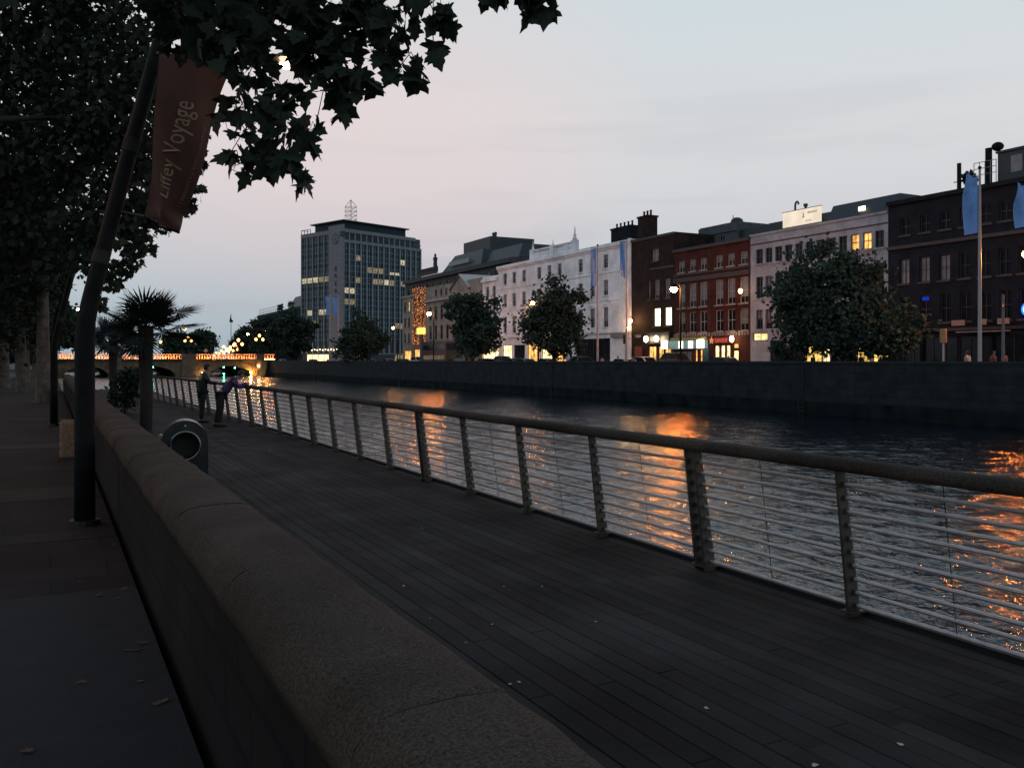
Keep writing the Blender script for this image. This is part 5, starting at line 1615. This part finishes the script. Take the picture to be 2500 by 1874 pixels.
tree('dark tree mass standing at the left end of the stone bridge', 0.5, 214, 0, 5, [(0, 0, 9.5, 5, 5, 5), (-4, 0, 7.5, 4, 4, 4), (3, 1, 7.0, 3.4, 3, 3.2)], 170, 46, .9, .9, 73, r0=.4, leafm=M_LEAFFAR, name='plane_tree', group=AV)
tree('second dark tree mass to the left of the stone bridge end', -8, 205, 0, 5, [(0, 0, 8.5, 5.5, 5, 6), (-5, 0, 7.5, 4, 4, 6), (4, 1, 6.0, 3.4, 3, 4.6)], 190, 46, .9, .9, 74, r0=.4, leafm=M_LEAFFAR, name='plane_tree', group=AV)
avenue('third plane tree across the near road', -9, 64, 14, 5, 69, ncl=180, per=50, size=.36, tmpl='far')

# the two nearest plane trees: twigs and leaf sprays grown round measured places of the photograph
def spray_tree(label, base, trunk_h, r0, blobs, size, density, tmpl, seed, spread_d, avoid=None, extra=None, crotch=None):
    g = np.random.default_rng(seed); rr = random.Random(seed)
    t = thing('plane_tree', label, 'tree', base, group=AV)
    B = Vector(base)
    b = MB()
    top = Vector((0, 0, trunk_h))
    b.tube([(0, 0, -.1), (.02, 0, trunk_h * .3), (-.03, .02, trunk_h * .7), top], [r0 * 1.4, r0 * 1.05, r0 * .95, r0 * .8], 14)
    hub = Vector(crotch) - B if crotch else top + Vector((0, 0, .6))
    b.tube([top - Vector((0, 0, .2)), top.lerp(hub, .5) + Vector((0, 0, .35)), hub], [r0 * .6, r0 * .42, r0 * .3], 10)
    P = []
    cen = [(W(px, py, d), r_ / FPX * d) for px, py, r_, d in blobs] + (extra or [])
    order = sorted(cen, key=lambda c: (c[0] - B - hub).length)
    nodes = [(hub, r0 * .28)]
    for c, rad in order:
        q = c - B
        k = min(range(len(nodes)), key=lambda i: (nodes[i][0] - q).length + .15 * i / len(nodes))
        s_, sr = nodes[k]
        er = max(.004, sr * .55 if (s_ - q).length > .5 else sr * .7)
        mid = s_.lerp(q, .5) + Vector((rr.uniform(-.1, .1), rr.uniform(-.1, .1), rr.uniform(.0, .16)))
        b.tube([s_, mid, q], [min(sr, .05) if k else sr, (sr + er) / 2.4, er], 6)
        nodes.append((q, er))
        for i in range(int(2 + rad * 8)):
            u = Vector((rr.gauss(0, 1), rr.gauss(0, 1), rr.gauss(-.2, .8))).normalized() * rad * rr.uniform(.5, 1)
            b.tube([q, q + u * .5 + Vector((0, 0, .05)), q + u], [max(.003, er * .6), .0035, .002], 4)
        n = max(3, int(density * rad * rad / size ** 2))
        u = g.normal(0, 1, (n, 3)); u /= np.linalg.norm(u, axis=1)[:, None]
        p = np.array(q) + u * (rad * .92 * g.random((n, 1)) ** .45) * np.array([1, spread_d, 1]) + np.array([0, 0, size * .35])
        P.append(p)
    P = np.concatenate(P)
    if avoid is not None:
        keep = [i for i, p in enumerate(P) if all((Vector(p) + B - a).cross((a - Vector((0, 0, EYE))).normalized()).length > rad for a, rad in avoid)]
        P = P[keep]
    b.build('trunk', M_BARKDK, t, smooth=True)
    leaves('crown', P, size, M_LEAF, t, tmpl, seed + 3, droop=.75)
    return t
NB = [(395, 60, 60, 7.6), (430, 20, 70, 7.6), (450, 110, 60, 7.5), (520, 30, 85, 7.3), (505, 120, 60, 7.3), (600, 20, 85, 7.1), (580, 110, 70, 7.1), (650, 70, 70, 6.9), (720, 30, 75, 6.9), (640, 150, 55, 7),
      (690, 215, 40, 7), (740, 110, 60, 6.8), (800, 60, 75, 6.8), (760, 180, 60, 6.7), (820, 150, 65, 6.7), (870, 90, 60, 6.7), (880, 30, 60, 6.6), (820, 215, 45, 6.6), (870, 200, 42, 6.5), (900, 225, 25, 6.5),
      (925, 150, 36, 6.5), (930, 60, 45, 6.5), (950, 110, 32, 6.5), (985, 30, 36, 6.4), (975, 165, 30, 6.4), (985, 90, 28, 6.4), (1010, 60, 26, 6.4), (840, 262, 26, 6.6), (838, 292, 14, 6.6),
      (1040, 20, 28, 6.3), (1055, 70, 28, 6.3), (1085, 80, 22, 6.3), (1090, 55, 14, 6.3), (1060, 125, 24, 6.3), (1020, 160, 24, 6.3), (1030, 205, 18, 6.3), (1080, 35, 15, 6.3), (1000, 185, 18, 6.35), (960, 195, 16, 6.4),
      (600, 200, 40, 7), (560, 180, 40, 7.1), (670, 255, 28, 6.9), (745, 240, 18, 6.8), (585, 265, 38, 6.9), (640, 270, 34, 6.8), (700, 275, 30, 6.8), (545, 300, 26, 6.9), (600, 320, 40, 6.8), (660, 320, 42, 6.7),
      (720, 330, 36, 6.7), (770, 312, 24, 6.6), (755, 360, 30, 6.6), (690, 385, 42, 6.6), (630, 390, 42, 6.7), (585, 400, 34, 6.7), (555, 385, 26, 6.8), (725, 410, 34, 6.5), (735, 450, 24, 6.5), (745, 470, 14, 6.5), (600, 430, 20, 6.7), (660, 425, 24, 6.6),
      (1195, 4, 14, 6.0), (1230, 2, 18, 6.0), (1262, 8, 16, 6.0), (1300, 14, 14, 6.0), (1290, 42, 13, 6.0), (1340, 38, 10, 6.0), (1318, 2, 12, 6.0)]
EX = [(W(px, py, d), r_ / FPX * d) for px, py, r_, d in ((420, -90, 120, 7.8), (600, -120, 130, 7.2), (780, -110, 120, 6.8), (950, -90, 90, 6.4), (1100, -70, 60, 6.2), (1240, -50, 45, 6.0), (520, -300, 180, 7.4), (760, -320, 180, 6.8), (1000, -280, 140, 6.3),
                                                      (250, -200, 200, 7.0), (300, -500, 220, 7.0), (700, -600, 260, 6.6), (50, -300, 220, 6.5), (-150, -100, 220, 6.0), (-250, -500, 260, 6.0))]
spray_tree('nearest plane tree, its big leaves hanging over the boardwalk from above', (-2.3, 4.4, 0), 3.6, .32, NB, .150, 13, LEAF_NEAR, 101, 1.0,
           avoid=[(LP, .12)], extra=EX, crotch=(-.6, 5.4, 5.4))
MBL = [(470, 290, 32, 17.5), (480, 350, 30, 17.5), (478, 410, 30, 17.6), (470, 470, 30, 17.6), (455, 520, 24, 17.7), (425, 500, 40, 18), (405, 550, 28, 18), (430, 440, 45, 18), (430, 370, 45, 18), (420, 310, 45, 18),
       (345, 600, 34, 18.5), (325, 640, 26, 18.5), (300, 655, 30, 18.6), (285, 700, 24, 18.7), (262, 690, 30, 18.8), (245, 745, 22, 18.8), (345, 545, 46, 18.5), (370, 480, 55, 18.4), (310, 580, 55, 18.8), (330, 520, 60, 19),
       (380, 270, 55, 18.5), (360, 200, 55, 18.5), (340, 340, 70, 18.8), (370, 400, 60, 18.6), (300, 440, 80, 19), (250, 540, 80, 19.2), (230, 640, 60, 19.2), (300, 250, 80, 19), (280, 340, 90, 19.2), (330, 150, 65, 19), (290, 80, 70, 19.2),
       (355, 95, 40, 18.8), (250, 170, 90, 19.5), (230, 290, 100, 19.6), (200, 420, 100, 19.8), (190, 560, 80, 19.8), (160, 330, 110, 20), (150, 180, 110, 20), (200, 60, 100, 20), (100, 80, 120, 20.5), (80, 250, 120, 20.5), (100, 430, 110, 20.5), (60, 580, 90, 20.5), (120, 620, 70, 20.2), (20, 150, 110, 20.8), (10, 380, 110, 20.8), (20, 540, 90, 20.6), (25, 650, 60, 20.8)]
EX2 = [(W(px, py, d), r_ / FPX * d) for px, py, r_, d in ((330, -60, 120, 19), (180, -100, 160, 19.6), (30, -80, 160, 20), (250, -250, 160, 19.4), (60, -280, 180, 20), (-120, 200, 160, 20.5), (-120, 450, 160, 20.5), (-150, -50, 180, 20.5), (-300, 300, 200, 21))]
spray_tree('second plane tree, dense dark crown hanging behind the red banner', (-2.2, 20.6, 0), 4.6, .30, MBL, .155, 15, LEAF_MID, 102, 1.9, extra=EX2, crotch=(-1.2, 20.4, 6.6))

# ------------------------------------------------------------------ palms on the boardwalk
def palm(px, py_base, d, hgt, label, seed, rad=.72, nf=26, r0=.15, fronds=None):
    P = W(px, py_base, d); P.z = 0
    t = thing('fan_palm', label, 'palm', P, group='fan palms growing on the boardwalk')
    rr = random.Random(seed)
    MB().tube([(0, 0, -.02), (.02, 0, hgt * .3), (0, .02, hgt * .7), (0, 0, hgt)], [r0 * .95, r0, r0 * 1.1, r0 * 1.2], 12).build('trunk', M_BARKDK, t)
    for k in range(nf):
        if fronds and k < len(fronds):
            az, el, ln = fronds[k]
        else:
            az = 2 * math.pi * ((k * .382) % 1) + rr.uniform(-.2, .2); el = R(rr.choice([-38, -20, -5, 12, 28, 48, 66]) + rr.uniform(-8, 8)); ln = rr.uniform(.38, .58)
        dirv = Vector((math.cos(az) * math.cos(el), math.sin(az) * math.cos(el), math.sin(el)))
        base = Vector((0, 0, hgt - .1 + rr.uniform(0, .15)))
        hub = base + dirv * ln + Vector((0, 0, -.08 * ln))
        b = MB(); b.tube([base, base + dirv * ln * .5 + Vector((0, 0, .03)), hub], [.014, .011, .009], 5)
        side = dirv.cross(Vector((0, 0, 1)))
        side = side.normalized() if side.length > .05 else Vector((1, 0, 0))
        up = side.cross(dirv).normalized()
        twist = rr.uniform(-.5, .5)
        s2 = side * math.cos(twist) + up * math.sin(twist)
        n2 = dirv.cross(s2)
        m_ = 24
        for i in range(m_):
            a = R(-128 + 256 * i / (m_ - 1))
            L = rad * (1 - .22 * (abs(a) / R(128)) ** 2) * rr.uniform(.93, 1.04)
            dv = dirv * math.cos(a) + s2 * math.sin(a)
            wv = (-dirv * math.sin(a) + s2 * math.cos(a))
            sag = -.10 * L * rr.uniform(.4, 1.4)
            p1 = hub + dv * L * .52 + n2 * .03; p2 = hub + dv * L + Vector((0, 0, sag))
            w = .030
            b.add([hub, p1 + wv * w, p2, p1 - wv * w, p1 + n2 * .012], [(0, 1, 4), (1, 2, 4), (2, 3, 4), (3, 0, 4)])
        b.build('frond', M_PALM, t)
    return t
toward = math.atan2(-CS, -SN)                         # azimuth pointing back at the viewer
palm(356, 1052, 22.9, 2.75, 'nearer fan palm with spiky leaves beside the litter bin', 5, rad=.78, nf=30, r0=.16,
     fronds=[(toward + R(80), R(58), .42), (toward + R(95), R(8), .85), (toward + R(80), R(22), .95), (toward - R(92), R(30), .45), (toward + R(100), R(-6), 1.0), (toward - R(80), R(5), .5), (toward, R(40), .35)])
palm(276, 1000, 34, 2.7, 'farther fan palm behind the low wall near the leaning pole', 9, rad=.7, nf=24, r0=.14)
# dark shrub between the palms
P = W(305, 1005, 31); g_ = np.random.default_rng(8)
tree('dark bushy shrub growing between the two palms', P.x, P.y, 0, .5, [(0, 0, .85, .48, .48, .65), (.15, 0, 1.25, .35, .35, .35)], 60, 26, .12, .12, 81, r0=.05, leafm=M_LEAF, name='shrub', cat='shrub')

# fallen leaves
def litter(px, py, z, size, m_, label, group, cat='leaf', name='fallen_leaf'):
    d = FPX * (EYE - z) / (py - 880)
    P = W(px, py, d)
    me_k = ('L', m_.name)
    if me_k not in MATS:
        k = LEAF_MID
        b = MB(); m__ = len(k)
        b.add([(x, y, .10 * abs(x) + .05 * y * y) for x, y in k] , [(0, i, i + 1) for i in range(1, m__ - 1)] + [(0, m__ - 1, 1)])
        o = b.build(name, m_); MATS[me_k] = o
    else:
        o = MATS[me_k].copy(); COL.objects.link(o)
    o.location = (P.x, P.y, z + .006); o.scale = (size,) * 3
    o.rotation_euler = (rnd.uniform(-.2, .2), rnd.uniform(-.2, .2), rnd.uniform(0, 6.28))
    return tag(o, label, cat, group)
M_PETAL = mat('pale_dry_leaf', (.46, .43, .38), .8); M_DRYLEAF = mat('brown_dry_leaf', (.09, .045, .028), .8)
for px, py, s_ in ((985, 1432, .035), (1232, 1432, .03), (1322, 1432, .03), (1204, 1524, .03), (1244, 1670, .04), (1270, 1667, .035), (1720, 1728, .04), (2204, 1821, .05), (1452, 1518, .03), (1050, 1511, .03), (1135, 1570, .03), (1983, 1870, .05), (1886, 1498, .03), (660, 1100, .06), (1030, 1290, .03)):
    litter(px, py, 0, s_ * .62, M_PETAL, 'tiny pale dry leaf lying on the dark boardwalk boards', 'pale leaf scraps on the boardwalk')
for px, py, s_ in ((320, 1590, .12), (355, 1572, .08), (208, 1663, .06), (345, 1665, .05), (378, 1722, .05), (395, 1716, .05), (240, 1452, .06), (290, 1462, .06), (300, 1440, .05), (190, 1420, .04), (80, 1832, .06), (250, 1290, .05), (275, 1330, .05), (240, 1210, .05)):
    litter(px, py, 0, s_, M_DRYLEAF, 'curled brown dry leaf lying on the dark near footpath', 'brown leaves on the near footpath')

# ------------------------------------------------------------------ people
def skin_mesh(name, V, E, rad, levels=2):
    me = bpy.data.meshes.new(name)
    me.from_pydata(V, E, [])
    o = link(name + '_rig', me)
    sk = o.modifiers.new('skin', 'SKIN')
    sk.use_smooth_shade = True
    for i, r_ in enumerate(rad):
        me.skin_vertices[0].data[i].radius = r_ if hasattr(r_, '__len__') else (r_, r_)
        me.skin_vertices[0].data[i].use_root = (i == 0)
    sb = o.modifiers.new('sub', 'SUBSURF'); sb.levels = sb.render_levels = levels
    bpy.context.view_layer.update()
    m2 = bpy.data.meshes.new_from_object(o.evaluated_get(bpy.context.evaluated_depsgraph_get()))
    m2.name = name
    bpy.data.objects.remove(o); bpy.data.meshes.remove(me)
    return m2
M_SKIN = mat('skin_tone', (.28, .16, .11), .6, .1, 8)
M_HAIR = mat('dark_hair', (.012, .010, .010), .6, .3, 30)
M_SHOE = mat('dark_shoe_leather', (.014, .013, .013), .5, .1, 20)
def person(label, loc, rz, J, jacket, trousers, cap=False, group=None):
    """J: joint name -> (x forward, y left, z up)."""
    t = thing('person', label, 'person', loc, rz, group)
    N = ['pelvis', 'belly', 'chest', 'neck', 'chin', 'head', 'crown', 'sl', 'el', 'wl', 'hl', 'sr', 'er', 'wr', 'hr', 'pl', 'kl', 'al', 'tl', 'pr', 'kr', 'ar', 'tr', 'nose']
    V = [J[n] for n in N]; ix = {n: i for i, n in enumerate(N)}
    E = [('pelvis', 'belly'), ('belly', 'chest'), ('chest', 'neck'), ('neck', 'chin'), ('chin', 'head'), ('head', 'crown'), ('chest', 'sl'), ('sl', 'el'), ('el', 'wl'), ('wl', 'hl'), ('chest', 'sr'), ('sr', 'er'), ('er', 'wr'), ('wr', 'hr'),
         ('pelvis', 'pl'), ('pl', 'kl'), ('kl', 'al'), ('al', 'tl'), ('pelvis', 'pr'), ('pr', 'kr'), ('kr', 'ar'), ('ar', 'tr'), ('head', 'nose')]
    E = [(ix[a], ix[b]) for a, b in E]
    RB = dict(pelvis=.115, belly=.105, chest=.125, neck=.055, chin=.062, head=.088, crown=.062, sl=.055, el=.040, wl=.028, hl=.030, sr=.055, er=.040, wr=.028, hr=.030,
              pl=.085, kl=.055, al=.036, tl=.030, pr=.085, kr=.055, ar=.036, tr=.030, nose=.014)
    link('body', skin_mesh('body', V, E, [RB[n] for n in N]), t).data.materials.append(M_SKIN)
    for side in ('l', 'r'):                            # fingers and thumb
        h, w = Vector(J['h' + side]), Vector(J['w' + side])
        f = (h - w).normalized(); s_ = f.cross(Vector((0, 0, 1))); s_ = s_.normalized() if s_.length > .1 else Vector((0, 1, 0))
        b = MB()
        for k, ln in enumerate((.062, .075, .07, .055)):
            p = h + s_ * (.027 - .018 * k) + f * .018
            b.tube([p, p + f * ln * .55 - Vector((0, 0, .01)), p + f * ln * .8 - Vector((0, 0, .035))], [.0095, .0085, .006], 6)
        b.tube([h + s_ * .03, h + s_ * .055 + f * .02, h + s_ * .05 + f * .055], [.011, .010, .007], 6)
        b.build('hand', M_SKIN, t, smooth=True)
    A = ['belly', 'pelvis', 'chest', 'neck', 'sl', 'el', 'wl', 'sr', 'er', 'wr']
    ia = {n: i for i, n in enumerate(A)}
    RJ = dict(pelvis=(.175, .15), belly=(.165, .14), chest=(.175, .15), neck=.085, sl=.085, el=.064, wl=.048, sr=.085, er=.064, wr=.048)
    nk = Vector(J['chest']).lerp(Vector(J['neck']), .8)
    V2 = [J[n] if n != 'neck' else nk for n in A]
    V2[1] = Vector(J['pelvis']) + Vector((0, 0, -.10))
    E2 = [(ia[a], ia[b]) for a, b in (('belly', 'pelvis'), ('belly', 'chest'), ('chest', 'neck'), ('chest', 'sl'), ('sl', 'el'), ('el', 'wl'), ('chest', 'sr'), ('sr', 'er'), ('er', 'wr'))]
    o = link('jacket', skin_mesh('jacket', V2, E2, [RJ[n] for n in A]), t); o.data.materials.append(jacket)
    B_ = ['pelvis', 'pl', 'kl', 'al', 'pr', 'kr', 'ar']; ib = {n: i for i, n in enumerate(B_)}
    E3 = [(ib[a], ib[b]) for a, b in (('pelvis', 'pl'), ('pl', 'kl'), ('kl', 'al'), ('pelvis', 'pr'), ('pr', 'kr'), ('kr', 'ar'))]
    o = link('trousers', skin_mesh('trousers', [J[n] for n in B_], E3, [.145, .105, .078, .066, .105, .078, .066]), t); o.data.materials.append(trousers)
    for s_ in 'lr':
        a, tt = Vector(J['a' + s_]), Vector(J['t' + s_])
        MB().tube([a + Vector((-.06, 0, -.045)), a + Vector((.02, 0, -.035)), tt + Vector((.02, 0, .0)), tt + Vector((.08, 0, -.005))], [.04, .052, .045, .028], 10).build('shoe', M_SHOE, t, smooth=True)
    H, C = Vector(J['head']), Vector(J['crown'])
    up = (C - H).normalized(); fw = (Vector(J['nose']) - H).normalized(); fw = (fw - up * fw.dot(up)).normalized(); lf = up.cross(fw)
    b = MB()
    vs, fs = [], []
    n, m_ = 16, 7
    for i in range(m_ + 1):
        ph = (math.pi * .60) * i / m_
        for k in range(n):
            a = 2 * math.pi * k / n
            back = -math.cos(a)
            ph2 = ph * (1 + .22 * max(0, back) - .42 * max(0, -back))
            vs.append(H + up * .035 + (up * math.cos(ph2) * .112 + (fw * math.cos(a) * .112 + lf * math.sin(a) * .098) * math.sin(ph2)))
    for i in range(m_):
        for k in range(n):
            fs.append((i * n + k, i * n + (k + 1) % n, (i + 1) * n + (k + 1) % n, (i + 1) * n + k))
    b.add(vs, fs).build('hair', M_HAIR, t, smooth=True)
    if cap:
        b = MB()
        p = H + up * .085 + fw * .06
        b.add([p + lf * .08, p - lf * .08, p + fw * .13 - lf * .06 - up * .02, p + fw * .13 + lf * .06 - up * .02, p + lf * .08 + up * .02, p - lf * .08 + up * .02, p + fw * .13 - lf * .06, p + fw * .13 + lf * .06],
              [(0, 1, 2, 3), (7, 6, 5, 4), (0, 4, 5, 1), (1, 5, 6, 2), (2, 6, 7, 3), (3, 7, 4, 0)])
        b.build('cap_peak', M_HAIR, t)
    for s_ in (-1, 1):
        MB().ball(H + fw * .083 + lf * .034 * s_ + up * .012, .011, 8, 6).build('eye', M_HAIR, t)
        MB().ball(H + lf * .088 * s_ - up * .01, .024, 8, 6, 1.4).build('ear', M_SKIN, t)
    MB().tube([H + fw * .078 - up * .058 + lf * .02, H + fw * .084 - up * .058, H + fw * .078 - up * .058 - lf * .02], .006, 5).build('mouth', mat('lip_tone', (.16, .06, .05), .6), t)
    return t
STAND = dict(pelvis=(0, 0, .93), belly=(.0, 0, 1.08), chest=(.01, 0, 1.30), neck=(.02, 0, 1.46), chin=(.05, 0, 1.53), head=(.05, 0, 1.61), crown=(.04, 0, 1.67), nose=(.155, 0, 1.60),
             sl=(.0, .185, 1.40), el=(-.02, .235, 1.13), wl=(.08, .23, .90), hl=(.11, .22, .84), sr=(.0, -.185, 1.40), er=(-.02, -.235, 1.13), wr=(.08, -.23, .90), hr=(.11, -.22, .84),
             pl=(0, .085, .86), kl=(.02, .095, .49), al=(-.02, .10, .085), tl=(.12, .12, .035), pr=(0, -.085, .86), kr=(.0, -.095, .49), ar=(-.05, -.10, .085), tr=(.10, -.12, .035))
LOOK = dict(STAND)
LOOK.update(pelvis=(-.04, 0, .95), belly=(-.03, 0, 1.10), chest=(.02, 0, 1.33), neck=(.08, 0, 1.48), chin=(.13, 0, 1.54), head=(.15, 0, 1.62), crown=(.13, 0, 1.685), nose=(.25, 0, 1.595),
            sl=(.03, .18, 1.42), el=(.18, .23, 1.19), wl=(.42, .18, 1.18), hl=(.48, .16, 1.185), sr=(.03, -.18, 1.42), er=(.16, -.23, 1.18), wr=(.40, -.20, 1.18), hr=(.47, -.18, 1.185),
            kl=(.03, .10, .50), kr=(-.02, -.10, .50))
BEND = dict(STAND)
BEND.update(pelvis=(.10, 0, .95), belly=(.20, 0, 1.07), chest=(.36, 0, 1.24), neck=(.50, 0, 1.36), chin=(.57, 0, 1.37), head=(.62, 0, 1.43), crown=(.63, 0, 1.50), nose=(.71, 0, 1.385),
            sl=(.40, .18, 1.30), el=(.58, .24, 1.10), wl=(.80, .20, 1.20), hl=(.86, .18, 1.17), sr=(.40, -.18, 1.30), er=(.54, -.24, 1.08), wr=(.76, -.22, 1.19), hr=(.82, -.20, 1.17),
            pl=(.08, .09, .88), kl=(.02, .10, .48), pr=(.08, -.09, .88), kr=(.07, -.10, .49), al=(-.06, .10, .085), tl=(.08, .12, .035), ar=(.0, -.10, .085), tr=(.14, -.12, .035))
M_NAVY = mat('dark_navy_jacket', (.008, .009, .013), .8, .3, 12, .004, 40); M_PURPLE = mat('purple_jacket', (.035, .016, .085), .75, .25, 10, .005, 30)
M_TROU = mat('black_trousers', (.009, .009, .011), .85, .3, 14); M_REDCOAT = mat('rust_coat', (.16, .05, .03), .8); M_GREYCOAT = mat('grey_coat', (.05, .05, .055), .8); M_PALECOAT = mat('pale_coat', (.25, .24, .24), .8)
Pm = W(494, 1031, 26.5); person('man in a dark jacket and cap standing upright at the railing', (Pm.x, Pm.y, .005), R(4), LOOK, M_NAVY, M_TROU, cap=True)
Pm = W(533, 1041, 24.9); person('man in a purple jacket bending forward over the railing', (Pm.x, Pm.y, .005), R(-4), BEND, M_PURPLE, M_TROU)
# walkers on the far pavement: copies of one figure
walkers = [('walker in a dark coat passing the small bright shop', 1779, 60.5, M_GREYCOAT, 90), ('walker in silhouette before the yellow-lit shop left of the tree', 1985, 62.5, M_NAVY, -90), ('walker in silhouette between the two yellow-lit shops', 2102, 62.5, M_NAVY, 90),
           ('walker in silhouette at the right yellow-lit shop', 2156, 62.0, M_NAVY, -90), ('walker in a rust coat near the right end of the far quay', 2425, 51, M_REDCOAT, -90), ('second walker in a rust coat by the slim grey post', 2452, 51.2, M_REDCOAT, 90),
           ('walker in a pale coat below the long blue banner', 2362, 51, M_PALECOAT, 90), ('walker in a pale coat at the corner of the white house', 1508, 54, M_PALECOAT, -90), ('walker with dark hair beside the pale car roof', 1545, 53, M_GREYCOAT, 90),
           ('walker in a grey coat before the dark shop windows of the white house', 1410, 56, M_GREYCOAT, -90), ('walker in a pale coat at the dark shop windows of the white house', 1470, 56, M_PALECOAT, 90), ('walker before the doors of the office tower', 800, 53, M_NAVY, 90),
           ('walker near the small car with bright headlights', 742, 52, M_GREYCOAT, -90), ('walker at the end of the bridge pavement', 662, 51, M_NAVY, 90)]
first = None
for lab, px, X, coat, rz in walkers:
    Y, d = on_x(px, X)
    zz = ZR if X < 51.3 or X > 62 else ZR - .12
    if first is None:
        first = person(lab, (X, Y, zz), R(rz), STAND, coat, M_TROU, group='walkers on the far quay'); q = first
    else:
        q = copy_tree(first); q.location = (X, Y, zz); q.rotation_euler = (0, 0, R(rz)); q['label'] = lab
    for c in q.children:
        if c.name.startswith('jacket'):
            c.material_slots[0].link = 'OBJECT'; c.material_slots[0].material = coat
